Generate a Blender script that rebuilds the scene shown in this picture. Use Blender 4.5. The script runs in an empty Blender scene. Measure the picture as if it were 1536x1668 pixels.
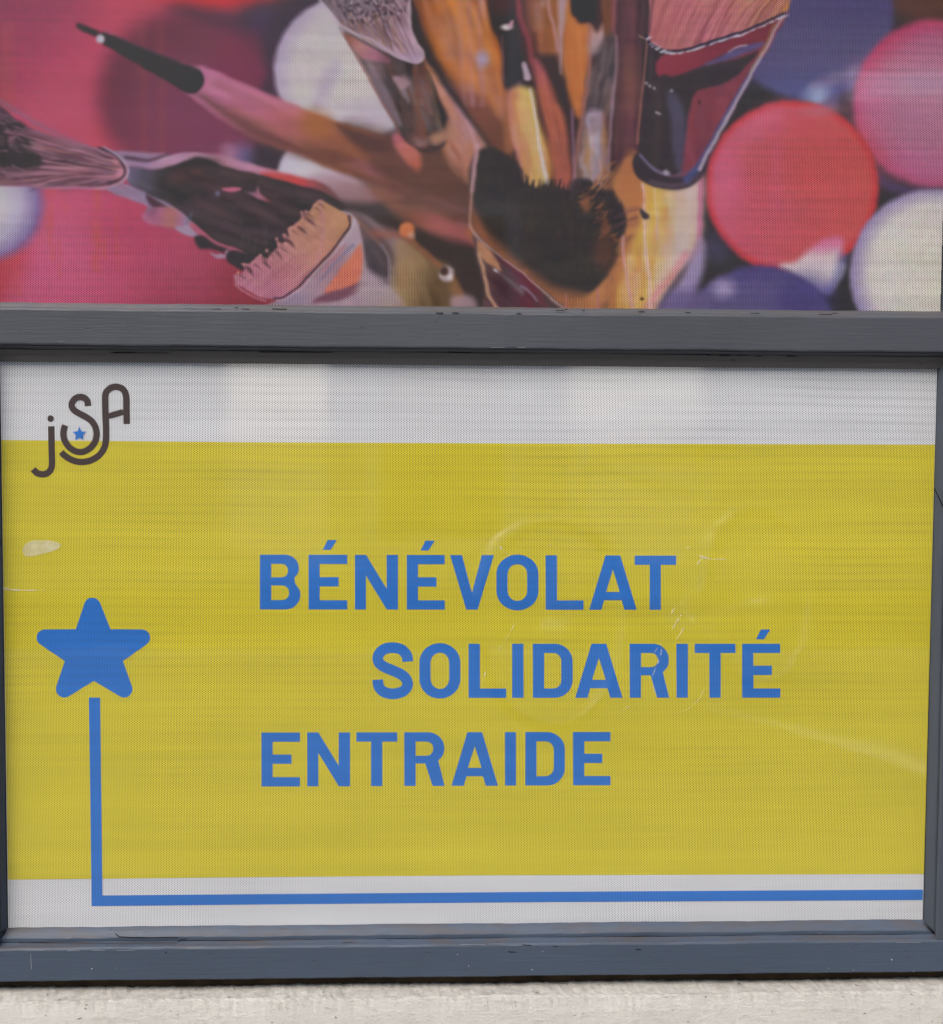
import bpy, bmesh, math, random
import numpy as np
from mathutils import Vector, Euler

# ---------------------------------------------------------------- camera, world, sun, exposure
S = bpy.context.scene
C = S.collection
F_PX = 2000.0
CAM = Vector((.51047, -1.4993, -.10097))
ROT = Euler((1.51859, -.00554, -.0372), 'XYZ')
cd = bpy.data.cameras.new('camera'); cam = bpy.data.objects.new('camera', cd); C.objects.link(cam)
cam.location = CAM; cam.rotation_euler = ROT
cd.sensor_fit = 'HORIZONTAL'; cd.sensor_width = 36; cd.lens = 36*F_PX/1536
cd.clip_start = .02; cd.clip_end = 400
S.camera = cam
w = bpy.data.worlds.new('World'); S.world = w; w.use_nodes = True
nt = w.node_tree; bg = nt.nodes['Background']
sky = nt.nodes.new('ShaderNodeTexSky'); sky.sky_type = 'NISHITA'; sky.sun_disc = False
SUN_EL, SUN_AZ = 48, -25          # azimuth measured from straight behind the camera, towards the left
sky.sun_elevation = math.radians(SUN_EL); sky.sun_rotation = math.radians(180+SUN_AZ*-1)
sky.air_density = .8; sky.dust_density = 3.5; sky.ozone_density = 1.2
nt.links.new(sky.outputs[0], bg.inputs[0]); bg.inputs[1].default_value = .14
sd_ = bpy.data.lights.new('sun', 'SUN'); sd_.energy = 1.35; sd_.angle = math.radians(34); sd_.color = (1, .955, .9)
sun = bpy.data.objects.new('sun', sd_); C.objects.link(sun); sun.location = (-1, -5, 6)
az = math.radians(SUN_AZ); el = math.radians(SUN_EL)
sdir = Vector((math.sin(az)*math.cos(el), -math.cos(az)*math.cos(el), math.sin(el)))
sun.rotation_euler = (-sdir).to_track_quat('-Z', 'Y').to_euler()
S.view_settings.view_transform = 'Standard'; S.view_settings.look = 'None'
S.view_settings.exposure = .93; S.view_settings.gamma = 1; S.view_settings.use_curve_mapping = False

MW = ROT.to_matrix()
def at(px, py, Y=0.):
    """photo pixel -> point on the vertical plane y = Y"""
    d = MW @ Vector(((px-768)/F_PX, (834-py)/F_PX, -1))
    return CAM+d*((Y-CAM.y)/d.y)
_M = np.array(MW); _C = np.array(CAM)
def at_np(X, Y_, Yp=0.):
    d = np.stack([(X-768)/F_PX, (834-Y_)/F_PX, -np.ones_like(X)], -1) @ _M.T
    return _C+d*((Yp-_C[1])/d[..., 1])[..., None]

# ---------------------------------------------------------------- helpers
def link_mesh(name, verts, faces, mat, parent=None, smooth_=False):
    me = bpy.data.meshes.new(name); me.from_pydata([tuple(v) for v in verts], [], faces); me.update()
    o = bpy.data.objects.new(name, me); C.objects.link(o)
    if mat: me.materials.append(mat)
    if smooth_: me.polygons.foreach_set('use_smooth', [True]*len(me.polygons))
    if parent:
        o.parent = parent; o.matrix_parent_inverse = parent.matrix_world.inverted()
        o.location = (0, 0, 0)
    return o
def thing(name, label, cat, loc=(0, 0, 0), group=None):
    o = bpy.data.objects.new(name, None); C.objects.link(o); o.location = loc; o.empty_display_size = .05
    o.matrix_world.translation = loc
    o['label'] = label; o['category'] = cat
    if group: o['group'] = group
    return o
def box(x0, x1, y0, y1, z0, z1):
    v = [(x, y, z) for x in (x0, x1) for y in (y0, y1) for z in (z0, z1)]
    f = [(0, 1, 3, 2), (4, 6, 7, 5), (0, 4, 5, 1), (2, 3, 7, 6), (0, 2, 6, 4), (1, 5, 7, 3)]
    return v, f
def boxes(name, L, mat, parent=None, bevel=0):
    V, F = [], []
    for b in L:
        v, f = box(*b); n = len(V); V += v; F += [tuple(i+n for i in q) for q in f]
    o = link_mesh(name, V, F, mat, parent)
    bm = bmesh.new(); bm.from_mesh(o.data); bmesh.ops.recalc_face_normals(bm, faces=bm.faces)
    if bevel: bmesh.ops.bevel(bm, geom=list(bm.edges), offset=bevel, segments=2, affect='EDGES')
    bm.to_mesh(o.data); bm.free()
    return o

# ---------------------------------------------------------------- materials
def new_mat(name):
    m = bpy.data.materials.new(name); m.use_nodes = True
    return m, m.node_tree, m.node_tree.nodes['Principled BSDF']
def N(t, typ, **k):
    n = t.nodes.new(typ)
    for a, b in k.items():
        if a.startswith('i_'):
            key = a[2:]; key = int(key) if key.isdigit() else key
            n.inputs[key].default_value = b
        else: setattr(n, a, b)
    return n
def mth(t, op, a, b=None, c=None, clamp=False):
    n = t.nodes.new('ShaderNodeMath'); n.operation = op; n.use_clamp = clamp
    for i, v in enumerate((a, b, c)):
        if v is None: continue
        if isinstance(v, (int, float)): n.inputs[i].default_value = v
        else: t.links.new(v, n.inputs[i])
    return n.outputs[0]
def mixc(t, fac, a, b, mode='MIX'):
    n = t.nodes.new('ShaderNodeMix'); n.data_type = 'RGBA'; n.blend_type = mode
    for s, v in ((n.inputs[0], fac), (n.inputs[6], a), (n.inputs[7], b)):
        if isinstance(v, (int, float)): s.default_value = v
        elif isinstance(v, tuple): s.default_value = v if len(v) == 4 else v+(1,)
        else: t.links.new(v, s)
    return n.outputs[2]
def noise(t, vec, scale, detail=3, rough=.55, sx=1, sy=1, sz=1):
    mp = N(t, 'ShaderNodeMapping'); mp.inputs['Scale'].default_value = (sx, sy, sz)
    t.links.new(vec, mp.inputs[0])
    n = N(t, 'ShaderNodeTexNoise', i_Scale=scale, i_Detail=detail, i_Roughness=rough)
    t.links.new(mp.outputs[0], n.inputs['Vector']); return n.outputs[0]
def ramp(t, v, a, b, lo=0., hi=1.):
    n = N(t, 'ShaderNodeMapRange'); n.clamp = True
    t.links.new(v, n.inputs[0])
    for i, x in enumerate((a, b, lo, hi)): n.inputs[i+1].default_value = x
    return n.outputs[0]
def s2l(c): 
    c = np.asarray(c, float)/255
    return np.where(c <= .04045, c/12.92, ((c+.055)/1.055)**2.4)

PITCH = .00217                      # hole spacing of the perforated vinyl, metres
GAIN = 1.66; VEIL = np.array([.026, .024, .022])
def ink(c):
    """ink albedo for a colour as it is seen on the photograph"""
    return np.clip((s2l(c)-VEIL)*GAIN, .004, .86)

BANDS = .115
def film_mat(name, color=None, attr=None):
    m, t, p = new_mat(name)
    geo = N(t, 'ShaderNodeNewGeometry'); pos = geo.outputs['Position']
    sep = N(t, 'ShaderNodeSeparateXYZ'); t.links.new(pos, sep.inputs[0])
    X, Z = sep.outputs[0], sep.outputs[2]
    a, b = PITCH*math.sqrt(3), PITCH
    def lattice(ox, oz):
        u = mth(t, 'MULTIPLY', mth(t, 'SUBTRACT', mth(t, 'FRACT', mth(t, 'ADD', mth(t, 'DIVIDE', X, a), ox)), .5), a)
        v = mth(t, 'MULTIPLY', mth(t, 'SUBTRACT', mth(t, 'FRACT', mth(t, 'ADD', mth(t, 'DIVIDE', Z, b), oz)), .5), b)
        return mth(t, 'ADD', mth(t, 'MULTIPLY', u, u), mth(t, 'MULTIPLY', v, v))
    d = mth(t, 'SQRT', mth(t, 'MINIMUM', lattice(100., 100.), lattice(100.5, 100.5)))
    hole = ramp(t, d, PITCH*.255, PITCH*.305, 1, 0)
    if attr:
        at_ = N(t, 'ShaderNodeVertexColor', layer_name=attr); col = at_.outputs[0]
    else:
        rgb = N(t, 'ShaderNodeRGB'); rgb.outputs[0].default_value = tuple(color)+(1,); col = rgb.outputs[0]
        band = noise(t, pos, 1, 3, .6, 2.2, 1, 62)
        band2 = noise(t, pos, 1, 2, .5, .7, 1, 21)
        blot = noise(t, pos, 9, 2, .5)
        k = mth(t, 'ADD', mth(t, 'ADD', ramp(t, band, .3, .7, -.055, .055), ramp(t, band2, .3, .7, -.035, .035)), ramp(t, blot, .3, .7, -.02, .02))
        col = mixc(t, 1., col, mixc(t, mth(t, 'ADD', k, .9, clamp=True), (0, 0, 0), (1, 1, 1)), 'MULTIPLY')
    # thin uneven dark horizontal bands
    wob = mth(t, 'MULTIPLY', noise(t, pos, 1, 2, .5, 2.4, 1, 4), 10)
    sn = mth(t, 'SINE', mth(t, 'ADD', mth(t, 'MULTIPLY', Z, 2*math.pi/.0104), wob))
    msk = ramp(t, noise(t, pos, 1, 3, .6, 5, 1, 14), .38, .62, .15, 1)
    bandk = mth(t, 'MULTIPLY', mth(t, 'MULTIPLY', ramp(t, sn, -.2, 1, 0, BANDS), msk), ramp(t, Z, -.52, -.36, .18, 1))
    col = mixc(t, bandk, col, (.02, .018, .016))
    c = mixc(t, hole, col, (.018, .017, .017))
    t.links.new(c, p.inputs['Base Color'])
    p.inputs['Roughness'].default_value = .5; p.inputs['Specular IOR Level'].default_value = .3
    p.inputs['Coat Weight'].default_value = 1.; p.inputs['Coat Roughness'].default_value = .045; p.inputs['Coat IOR'].default_value = 1.72
    bu = N(t, 'ShaderNodeBump', i_Strength=.05, i_Distance=.004)
    t.links.new(noise(t, pos, 7, 2, .5, 1, 1, 2.2), bu.inputs['Height'])
    t.links.new(bu.outputs[0], p.inputs['Coat Normal'])
    return m

def wood_mat(name, col, grain='x', dirt=.6):
    m, t, p = new_mat(name)
    geo = N(t, 'ShaderNodeNewGeometry'); pos = geo.outputs['Position']
    s = (1, 6, 22) if grain == 'x' else (22, 6, 1)
    g1 = noise(t, pos, 14, 5, .6, *s); g2 = noise(t, pos, 3, 4, .6); g3 = noise(t, pos, 55, 4, .7, *(s if 1 else s))
    c = mixc(t, ramp(t, g2, .3, .7), tuple(x*.92 for x in col), tuple(x*1.07 for x in col))
    c = mixc(t, ramp(t, g1, .35, .65, 0, .25), c, tuple(x*.78 for x in col))
    sp = N(t, 'ShaderNodeSeparateXYZ'); t.links.new(geo.outputs['Normal'], sp.inputs[0])
    up = ramp(t, sp.outputs[2], .25, .8)
    dn = mth(t, 'MULTIPLY', up, ramp(t, noise(t, pos, 16, 5, .65, 1, 1, 5), .42, .62, 0, dirt))
    c = mixc(t, dn, c, (.085, .066, .052))
    # fine open cracks and chips that follow the grain
    ck = ramp(t, noise(t, pos, 38, 3, .6, *((1, 3, 9) if grain == 'x' else (9, 3, 1))), .70, .74)
    c = mixc(t, mth(t, 'MULTIPLY', ck, .8), c, (.012, .011, .012))
    rub = ramp(t, noise(t, pos, 60, 3, .6, *((1, 3, 6) if grain == 'x' else (6, 3, 1))), .71, .76, 0, .5)
    c = mixc(t, rub, c, (.2, .2, .21))
    t.links.new(c, p.inputs['Base Color'])
    p.inputs['Specular IOR Level'].default_value = .35
    t.links.new(ramp(t, g2, .3, .7, .42, .6), p.inputs['Roughness'])
    h = mth(t, 'ADD', mth(t, 'MULTIPLY', g1, .7), mth(t, 'MULTIPLY', g3, .3))
    h = mth(t, 'SUBTRACT', h, mth(t, 'MULTIPLY', ck, .6))
    bu = N(t, 'ShaderNodeBump', i_Strength=.42, i_Distance=.0014)
    t.links.new(h, bu.inputs['Height']); t.links.new(bu.outputs[0], p.inputs['Normal'])
    return m
def plain(name, col, rough=.7, spec=.3, nscale=0, namp=.15):
    m, t, p = new_mat(name)
    p.inputs['Roughness'].default_value = rough; p.inputs['Specular IOR Level'].default_value = spec
    if nscale:
        geo = N(t, 'ShaderNodeNewGeometry')
        n = noise(t, geo.outputs['Position'], nscale, 5, .6)
        t.links.new(mixc(t, ramp(t, n, .3, .7), tuple(x*(1-namp) for x in col), tuple(x*(1+namp) for x in col)), p.inputs['Base Color'])
    else: p.inputs['Base Color'].default_value = tuple(col)+(1,)
    return m
def stone_mat():
    m, t, p = new_mat('whitewashed_stone')
    geo = N(t, 'ShaderNodeNewGeometry'); pos = geo.outputs['Position']
    n1 = noise(t, pos, 9, 5, .6, 1, 1, 2.5); n2 = noise(t, pos, 62, 7, .72, 1, 1.5, 2.6); n3 = noise(t, pos, 330, 3, .7, 1, 1, 1.5)
    c = mixc(t, ramp(t, n1, .3, .7), (.575, .555, .50), (.65, .635, .575))
    c = mixc(t, ramp(t, n2, .54, .70, 0, .5), c, (.40, .37, .32))
    c = mixc(t, ramp(t, n3, .58, .70, 0, .4), c, (.30, .28, .25))
    sp = N(t, 'ShaderNodeSeparateXYZ'); t.links.new(geo.outputs['Normal'], sp.inputs[0])
    c = mixc(t, mth(t, 'MULTIPLY', ramp(t, sp.outputs[2], .3, .8), ramp(t, n2, .3, .6, .15, .7)), c, (.30, .28, .245))  # darker on upward-facing stone
    pits = ramp(t, noise(t, pos, 120, 2, .5, 1, 1, 2), .72, .76)
    c = mixc(t, mth(t, 'MULTIPLY', pits, .8), c, (.07, .06, .05))
    t.links.new(c, p.inputs['Base Color']); p.inputs['Roughness'].default_value = .9; p.inputs['Specular IOR Level'].default_value = .2
    h = mth(t, 'ADD', mth(t, 'MULTIPLY', n2, .8), mth(t, 'MULTIPLY', n3, .25))
    bu = N(t, 'ShaderNodeBump', i_Strength=.6, i_Distance=.004)
    t.links.new(h, bu.inputs['Height']); t.links.new(bu.outputs[0], p.inputs['Normal'])
    return m
M_FRAME = wood_mat('grey_blue_paint', (.070, .076, .089), 'x')
M_LOWER = wood_mat('grey_blue_paint_lower', (.064, .086, .122), 'x')
M_STILE = wood_mat('grey_blue_paint_upright', (.066, .078, .096), 'z')
M_BEAD = wood_mat('lightened_bead_paint', (.128, .120, .112), 'x')  # browner than the frame, lightened to offset the shade under the crossbar
M_DARK = plain('dark_room', (.012, .012, .012), .8, .1)
M_GLASS = plain('dark_pane', (.01, .011, .012), .06, .5)
M_CRACK = plain('open_crack', (.006, .006, .006), .9, .0)
M_SEAL = plain('black_seal', (.014, .012, .011), .7, .2)
M_WHITE = plain('white_spatter', (.5, .52, .55), .5)
M_STONE = stone_mat()
M_FILM_WHITE = film_mat('film_white', (.85, .87, .885))
M_FILM_YELLOW = film_mat('film_yellow', (.82, .70, .034))
M_FILM_BLUE = film_mat('film_blue', ink((58, 110, 182)))
M_FILM_BROWN = film_mat('film_brown', ink((74, 63, 58)))
M_FILM_PHOTO = film_mat('film_photo', attr='print')

# ---------------------------------------------------------------- window woodwork
W, H = 1.14, .695
FM, FB = .023, .023                   # how far the middle and the bottom rail stand proud of the film
ZTOP = at(768, -158).z                # head of the upper pane
WU = at(1533, 490).x                  # right edge of the upper film
win = thing('window', 'grey-blue painted wooden window frame with a thick crossbar between two film-covered panes', 'window frame', (W/2, 0, -H))

random.seed(4)
def rail(name, prof, x0, x1, mat, parent, step=.006, jit=.0, mitre=None):
    """extrude a (z, y) profile along x; mitre=(zedge, sign) splays the ends away from the opening"""
    n = int((x1-x0)/step)+1; V, F = [], []
    k = len(prof); ph = [random.uniform(0, 6) for _ in range(6)]
    for i in range(n+1):
        u = i/n
        for j, (z, y) in enumerate(prof):
            a0 = a1 = 0
            if mitre is not None: a0 = -abs(z-mitre); a1 = abs(z-mitre)
            x = (x0+a0)*(1-u)+(x1+a1)*u
            dz = jit*(math.sin(x*23+ph[0])+.6*math.sin(x*61+ph[1])+.5*math.sin(x*171+ph[2]))+random.uniform(-1, 1)*jit*.5
            dy = jit*.6*(math.sin(x*31+ph[3]+j)+.6*math.sin(x*97+ph[4]+j))
            V.append((x, -y+dy, z+dz))
    for i in range(n):
        for j in range(k-1):
            a = i*k+j; F.append((a, a+1, a+k+1, a+k))
    F.append(tuple(range(k))); F.append(tuple(n*k+j for j in reversed(range(k))))
    o = link_mesh(name, V, F, mat, parent)
    bm = bmesh.new(); bm.from_mesh(o.data); bmesh.ops.recalc_face_normals(bm, faces=bm.faces); bm.to_mesh(o.data); bm.free()
    return o
def zz(py, y): return at(768, py, -y).z
def upright(name, prof, z0, z1, mat, parent, jit=0, step=.006, mit=None):
    """extrude an (x, y) profile along z; mit = x of the opening edge (both ends splay)"""
    n = int((z1-z0)/step)+1; V, F = [], []; k = len(prof); ph = [random.uniform(0, 6) for _ in range(4)]
    for i in range(n+1):
        u = i/n
        for j, (x, y) in enumerate(prof):
            s = 0 if mit is None else abs(x-mit)
            z = (z0-s)*(1-u)+(z1+s)*u
            V.append((x+jit*(math.sin(z*27+ph[0])+.5*math.sin(z*90+ph[1])), -y, z))
    for i in range(n):
        for j in range(k-1):
            a = i*k+j; F.append((a, a+1, a+k+1, a+k))
    F.append(tuple(range(k))); F.append(tuple(n*k+j for j in reversed(range(k))))
    o = link_mesh(name, V, F, mat, parent)
    bm = bmesh.new(); bm.from_mesh(o.data); bmesh.ops.recalc_face_normals(bm, faces=bm.faces); bm.to_mesh(o.data); bm.free()
    return o

XL, XR = -.16, W+.17                  # outer limits of the woodwork
# middle rail: face, rounded arrises, undercut
mid = [(zz(500, .012), -.02), (zz(499.5, .012), .009), (zz(502.5, .0125), .0125), (zz(503.2, .013), .0135), (zz(503.6, .016), .0162), (zz(507.2, .018), .018),
       (zz(508.2, FM), FM-.003), (zz(509.6, FM), FM-.0006), (zz(512, FM), FM), (zz(540, FM), FM), (zz(565, FM), FM), (zz(567, FM), FM-.0006), (zz(568.3, FM), FM-.003),
       (zz(569.4, .0205), .0205), (zz(574.2, .0125), .0125), (zz(574.2, .0125), -.02)]
rail('crossbar', mid, XL, XR, M_FRAME, win, jit=.00022)
# bead under the middle rail (lower pane) : two flat strips leaning back to the film
b1 = [(zz(574.6, .0120), -.006), (zz(575, .0118), .0118), (zz(582.4, .0105), .0105), (zz(583, .009), .009), (zz(584, .0088), .0088), (zz(593.4, .0050), .0050), (zz(594.6, .0040), .0030), (zz(594.8, .003), -.006)]
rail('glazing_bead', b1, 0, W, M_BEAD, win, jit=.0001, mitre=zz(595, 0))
# bottom rail with its bead
fb = FB
bot = [(zz(1528.5, .010), -.02), (zz(1528.5, .0108), .0105), (zz(1533, .015), .015), (zz(1537.6, .0215), .0215), (zz(1539.6, fb), fb-.0008), (zz(1541.6, fb), fb), (zz(1565, fb), fb),
       (zz(1589.5, fb), fb), (zz(1591.2, fb), fb-.001), (zz(1592.2, fb), fb-.004), (zz(1592.2, fb), .004), (zz(1592.2, fb), -.02)]
rail('bottom_rail', bot, XL, XR, M_LOWER, win, jit=.00022)
b2 = [(zz(1503.5, 0), -.006), (zz(1504.5, .0008), .0008), (zz(1507.5, .003), .003), (zz(1511.5, .0052), .0055), (zz(1518, .0082), .0086), (zz(1521.3, .0104), .0102), (zz(1522.6, .0106), .0106), (zz(1527.6, .0106), .0106), (zz(1528.2, .0106), -.006)]
rail('glazing_bead', b2, .0012, W-.0012, M_LOWER, win, jit=.00028, mitre=-H)
# stiles
def xs_(px, y): return at(px, 1480, -y).x
zb, zt = zz(1528.6, .0105)+.0003, zz(568, FM)
sr = [(xs_(1524.6, .0105), -.02), (xs_(1524.6, .0107), .0107), (xs_(1525.6, FB-.001), FB-.003), (xs_(1527, FB-.001), FB-.0012), (xs_(1529, FB-.001), FB-.0006), (XR, FB-.0006), (XR, -.02)]
upright('stile', sr, zz(1537, .021), zt, M_STILE, win, .0001)
br = [(W+.0002, -.006), (W+.0010, .0010), (W+.0026, .0044), (W+.0052, .0082), (xs_(1520.5, .0104), .0102), (xs_(1522.5, .0106), .0106), (xs_(1524.4, .0106), .0106), (xs_(1524.5, .0106), -.006)]
upright('glazing_bead', br, -H+.0012, zz(595, 0), M_STILE, win, .00012, mit=W)
slx = at(0.5, 1480, -.0106).x
sl_ = [(slx, -.02), (slx, .0107), (slx-.0006, FB-.003), (slx-.0016, FB-.0012), (slx-.003, FB-.0006), (XL, FB-.0006), (XL, -.02)]
upright('stile', sl_, zz(1537, .021), zt, M_STILE, win, .0001)
bl = [(-.0004, -.006), (-.0012, .0010), (-.0040, .0050), (-.0050, .0082), (slx+.0016, .0102), (slx+.0008, .0106), (slx+.0003, .0106), (slx+.0002, -.006)]
upright('glazing_bead', bl, -H+.0012, zz(595, 0), M_STILE, win, .00012, mit=0)
# upper stiles, head
zu0, zu1 = zz(499.6, .012)-.004, ZTOP
ur = [(WU, -.01), (WU+.0012, .001), (WU+.003, .003), (WU+.005, .009), (WU+.013, .0106), (WU+.0135, FB), (XR, FB), (XR, -.02)]
upright('stile', ur, zu0, zu1+.12, M_STILE, win, .0001)
XUL = at(-14, 490).x
ul = [(XUL, -.01), (XUL-.0012, .001), (XUL-.003, .003), (XUL-.005, .009), (XUL-.013, .0106), (XUL-.0135, FB), (XL, FB), (XL, -.02)]
upright('stile', ul, zu0, zu1+.12, M_STILE, win, .0001)
hd = [(ZTOP, -.01), (ZTOP+.001, .001), (ZTOP+.004, .006), (ZTOP+.012, .0106), (ZTOP+.0125, FM-.001), (ZTOP+.1, FM-.001), (ZTOP+.1, -.02)]
rail('top_rail', hd, XL, XR, M_FRAME, win, jit=.0002)
# panes and the dark seal that shows as a thin line round each sheet of film
boxes('pane', [(-.012, W+.012, .0035, .0075, -H-.012, zz(590, 0))], M_GLASS, win)
boxes('pane', [(XUL-.01, WU+.008, .0035, .0075, zz(503, 0), ZTOP+.01)], M_GLASS, win)
sealL = [(-.0046, -.0002, .0006, .0030, -H+.0004, zz(596, 0)), (W+.0002, W+.0030, .0006, .0030, -H+.0004, zz(596, 0)), (-.004, W+.003, .0006, .0030, zz(597, 0)+.0004, zz(592, 0))]
boxes('seal', sealL, M_SEAL, win)
# joint and cracks in the paint
def ribbon(pts, w0, w1, y, thick=.0003):
    P = [at(a, b, -y) for a, b in pts]; V, F = [], []
    for i, p in enumerate(P):
        d = (P[min(i+1, len(P)-1)]-P[max(i-1, 0)]); d.y = 0; d.normalize(); n_ = Vector((-d.z, 0, d.x))
        ww = (w0+(w1-w0)*i/(len(P)-1))/2
        for s, q in ((-1, 0), (1, 0), (1, thick), (-1, thick)):
            v = p+n_*s*ww; V.append((v.x, v.y+q, v.z))
    for i in range(len(P)-1):
        for a, b in ((0, 1), (1, 2), (2, 3), (3, 0)):
            F.append((i*4+a, i*4+b, (i+1)*4+b, (i+1)*4+a))
    F += [(0, 3, 2, 1), tuple(len(V)-4+i for i in range(4))]
    return V, F
def ribbons(name, L, mat, parent):
    V, F = [], []
    for r in L:
        v, f = ribbon(*r); n = len(V); V += v; F += [tuple(i+n for i in q) for q in f]
    return link_mesh(name, V, F, mat, parent)
cr = [([(1522, 795), (1528, 808), (1537, 826)], .0010, .0012, .0112),
      ([(188, 1521), (194, 1526), (230, 1527.5), (290, 1527.2)], .0009, .0006, .0110),
      ([(288, 1535.5), (296, 1530.5), (304, 1529)], .0008, .0007, .0125),
      ([(30, 1535.6), (90, 1536.2), (180, 1536.4), (288, 1535.8)], .0005, .0006, .0170),
      ([(1503.5, 1503.5), (1512, 1512), (1521, 1521)], .0008, .0010, .0112),
      ([(1521, 1521), (1530, 1527), (1538, 1533)], .0006, .0006, .0205),
      ([(8, 1515), (3, 1519), (-3, 1524)], .0012, .0008, .0112)]
for (x, y, l) in ((716, 509.4, 12), (742, 509.2, 10), (845, 510, 7), (912, 505.4, 14), (922, 503.6, 5), (950, 504.8, 5), (1345, 511.8, 22), (1360, 510, 8), (385, 500.5, 6), (1120, 508.5, 9), (600, 507, 12), (455, 503, 24), (400, 503, 12), (330, 503.2, 60), (1230, 510, 14), (1045, 507, 10)):
    cr.append(([(x-l/2, y), (x, y+.6), (x+l/2, y+.2)], .0007, .0009, FM+.0008 if y > 508.5 else .0190))
for (x, y, l) in ((200, 573.8, 40), (735, 573.4, 14), (756, 573.6, 24), (805, 573.6, 16), (1060, 574.6, 80), (1240, 576, 60), (230, 574.6, 90), (480, 573.5, 120), (1180, 579, 16), (1210, 578.6, 20), (1290, 580.2, 16), (1155, 578.4, 8), (1235, 580, 9)):
    cr.append(([(x-l/2, y), (x, y+.1), (x+l/2, y+.4)], .0007, .0006, .0130))
for (x, y, l) in ((270, 1551, 3), (834, 1550, 12), (858, 1538.8, 14), (905, 1541, 8), (1040, 1546, 9)):
    cr.append(([(x-l/2, y), (x, y+.9), (x+l/2, y+.7)], .0006, .0006, FB+.0005))
ribbons('paint_crack', cr, M_CRACK, win)
sc = []
for (x, y, l) in ((50.5, 1566, 26),): sc.append(([(x-.4, y-l/2), (x, y), (x+.8, y+l/2)], .0004, .0007, FB+.0005))
for (x, y, l) in ((160, 1548.8, 22), (205, 1548.6, 30), (120, 1549, 20), (770, 1538.6, 40), (810, 1538, 30), (1480, 1535.4, 40), (100, 557, 12), (810, 566, 24), (850, 566.4, 16)):
    sc.append(([(x-l/2, y), (x, y-.2), (x+l/2, y+.1)], .0004, .0003, FB+.0005 if y > 1000 else FM+.0006))
ribbons('paint_scratch', sc, plain('worn_paint', (.26, .28, .31), .5), win)
V, F = [], []
for (x, y, r) in ((1452.5, 1563.3, 1.5), (149.5, 1578, 1.2), (189, 1577, .6), (745.5, 1555, .9), (763.5, 1573.5, 1.0), (866.5, 1579.5, 1.1), (884, 1550, .8), (1377.5, 1524.4, 1.1), (1335.5, 1521, .7), (1349.8, 1577, .8), (1390, 1580, .7), (1488, 1582, .8)):
    p = at(x, y, -(FB+.0001) if y > 1530 else -.0108); R = r*.00055; n = len(V)
    for k in range(10):
        a = k*math.tau/10; rr = R*random.uniform(.8, 1.2); V.append((p.x+rr*math.cos(a), p.y, p.z+rr*math.sin(a)*1.2))
    V.append((p.x, p.y-R*.7, p.z))
    F += [(n+k, n+(k+1) % 10, n+10) for k in range(10)]
link_mesh('paint_spatter', V, F, M_WHITE, win)

# ---------------------------------------------------------------- lower sheet: perforated film with printing
def grid_sheet(name, pts, Y, mat, parent):
    """flat filled outline (possibly with holes) at depth Y from photo pixels"""
    cu = bpy.data.curves.new(name, 'CURVE'); cu.dimensions = '2D'; cu.fill_mode = 'BOTH'
    P0 = None
    for loop in pts:
        sp = cu.splines.new('POLY'); sp.points.add(len(loop)-1); sp.use_cyclic_u = True
        for q, (a, b) in zip(sp.points, loop):
            v = at(a, b, Y); q.co = (v.x, v.z, 0, 1)
    tmp = bpy.data.objects.new('tmp', cu); C.objects.link(tmp)
    dg = bpy.context.evaluated_depsgraph_get()
    me0 = bpy.data.meshes.new_from_object(tmp.evaluated_get(dg))
    V = [(v.co.x, Y, v.co.y) for v in me0.vertices]; F = [tuple(p.vertices) for p in me0.polygons]
    bpy.data.objects.remove(tmp); bpy.data.curves.remove(cu); bpy.data.meshes.remove(me0)
    o = link_mesh(name, V, F, mat, parent)
    bm = bmesh.new(); bm.from_mesh(o.data); bmesh.ops.recalc_face_normals(bm, faces=bm.faces)
    if sum(f.normal.y*f.calc_area() for f in bm.faces) > 0: bmesh.ops.reverse_faces(bm, faces=bm.faces)
    bm.to_mesh(o.data); bm.free()
    return o
L1, L2, L3 = -.0002, -.0004, -.0006
low = thing('window_film', 'yellow and white perforated film with a blue star and blue capitals on the lower pane', 'window sticker', (W/2, 0, -H))
# the bottom edge of the film is cut by hand: slightly ragged
edge_b = []
random.seed(9)
for i in range(0, 261):
    x = 13.2+(1502.8-13.2)*i/260
    y = np.interp(x, [13, 150, 226, 260, 400, 640, 900, 1200, 1400, 1440, 1470, 1503], [1513.5, 1513.6, 1512.4, 1512, 1509.5, 1506, 1503.2, 1502.6, 1502.4, 1504, 1502.8, 1500.4])
    y += random.uniform(-.5, .5)+(.9*math.sin(x*.13) if 200 < x < 300 else 0)
    edge_b.append((x, y+1.1))
film = grid_sheet('backing', [[(0, 587), (1526.2, 599.5)]+edge_b[::-1]], -.00002, M_FILM_WHITE, low)
yl = lambda x: np.interp(x, [0, 400, 1528], [716.8, 720.6, 724.2]); yb = lambda x: np.interp(x, [11, 400, 800, 1505], [1433.2, 1429, 1425.8, 1423.6])
xl = lambda y: (y-588)*14/926.; xr = lambda y: 1526.2-(y-600)*23/900.
grid_sheet('yellow_panel', [[(xl(717)+.3, 716.8), (400, 720.4), (800, 722.2), (xr(724)-.3, 724.2), (xr(1423)-.3, 1423.8), (800, 1425.8), (400, 1429), (xl(1433)+.3, 1433)]], L1, M_FILM_YELLOW, low)
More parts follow.
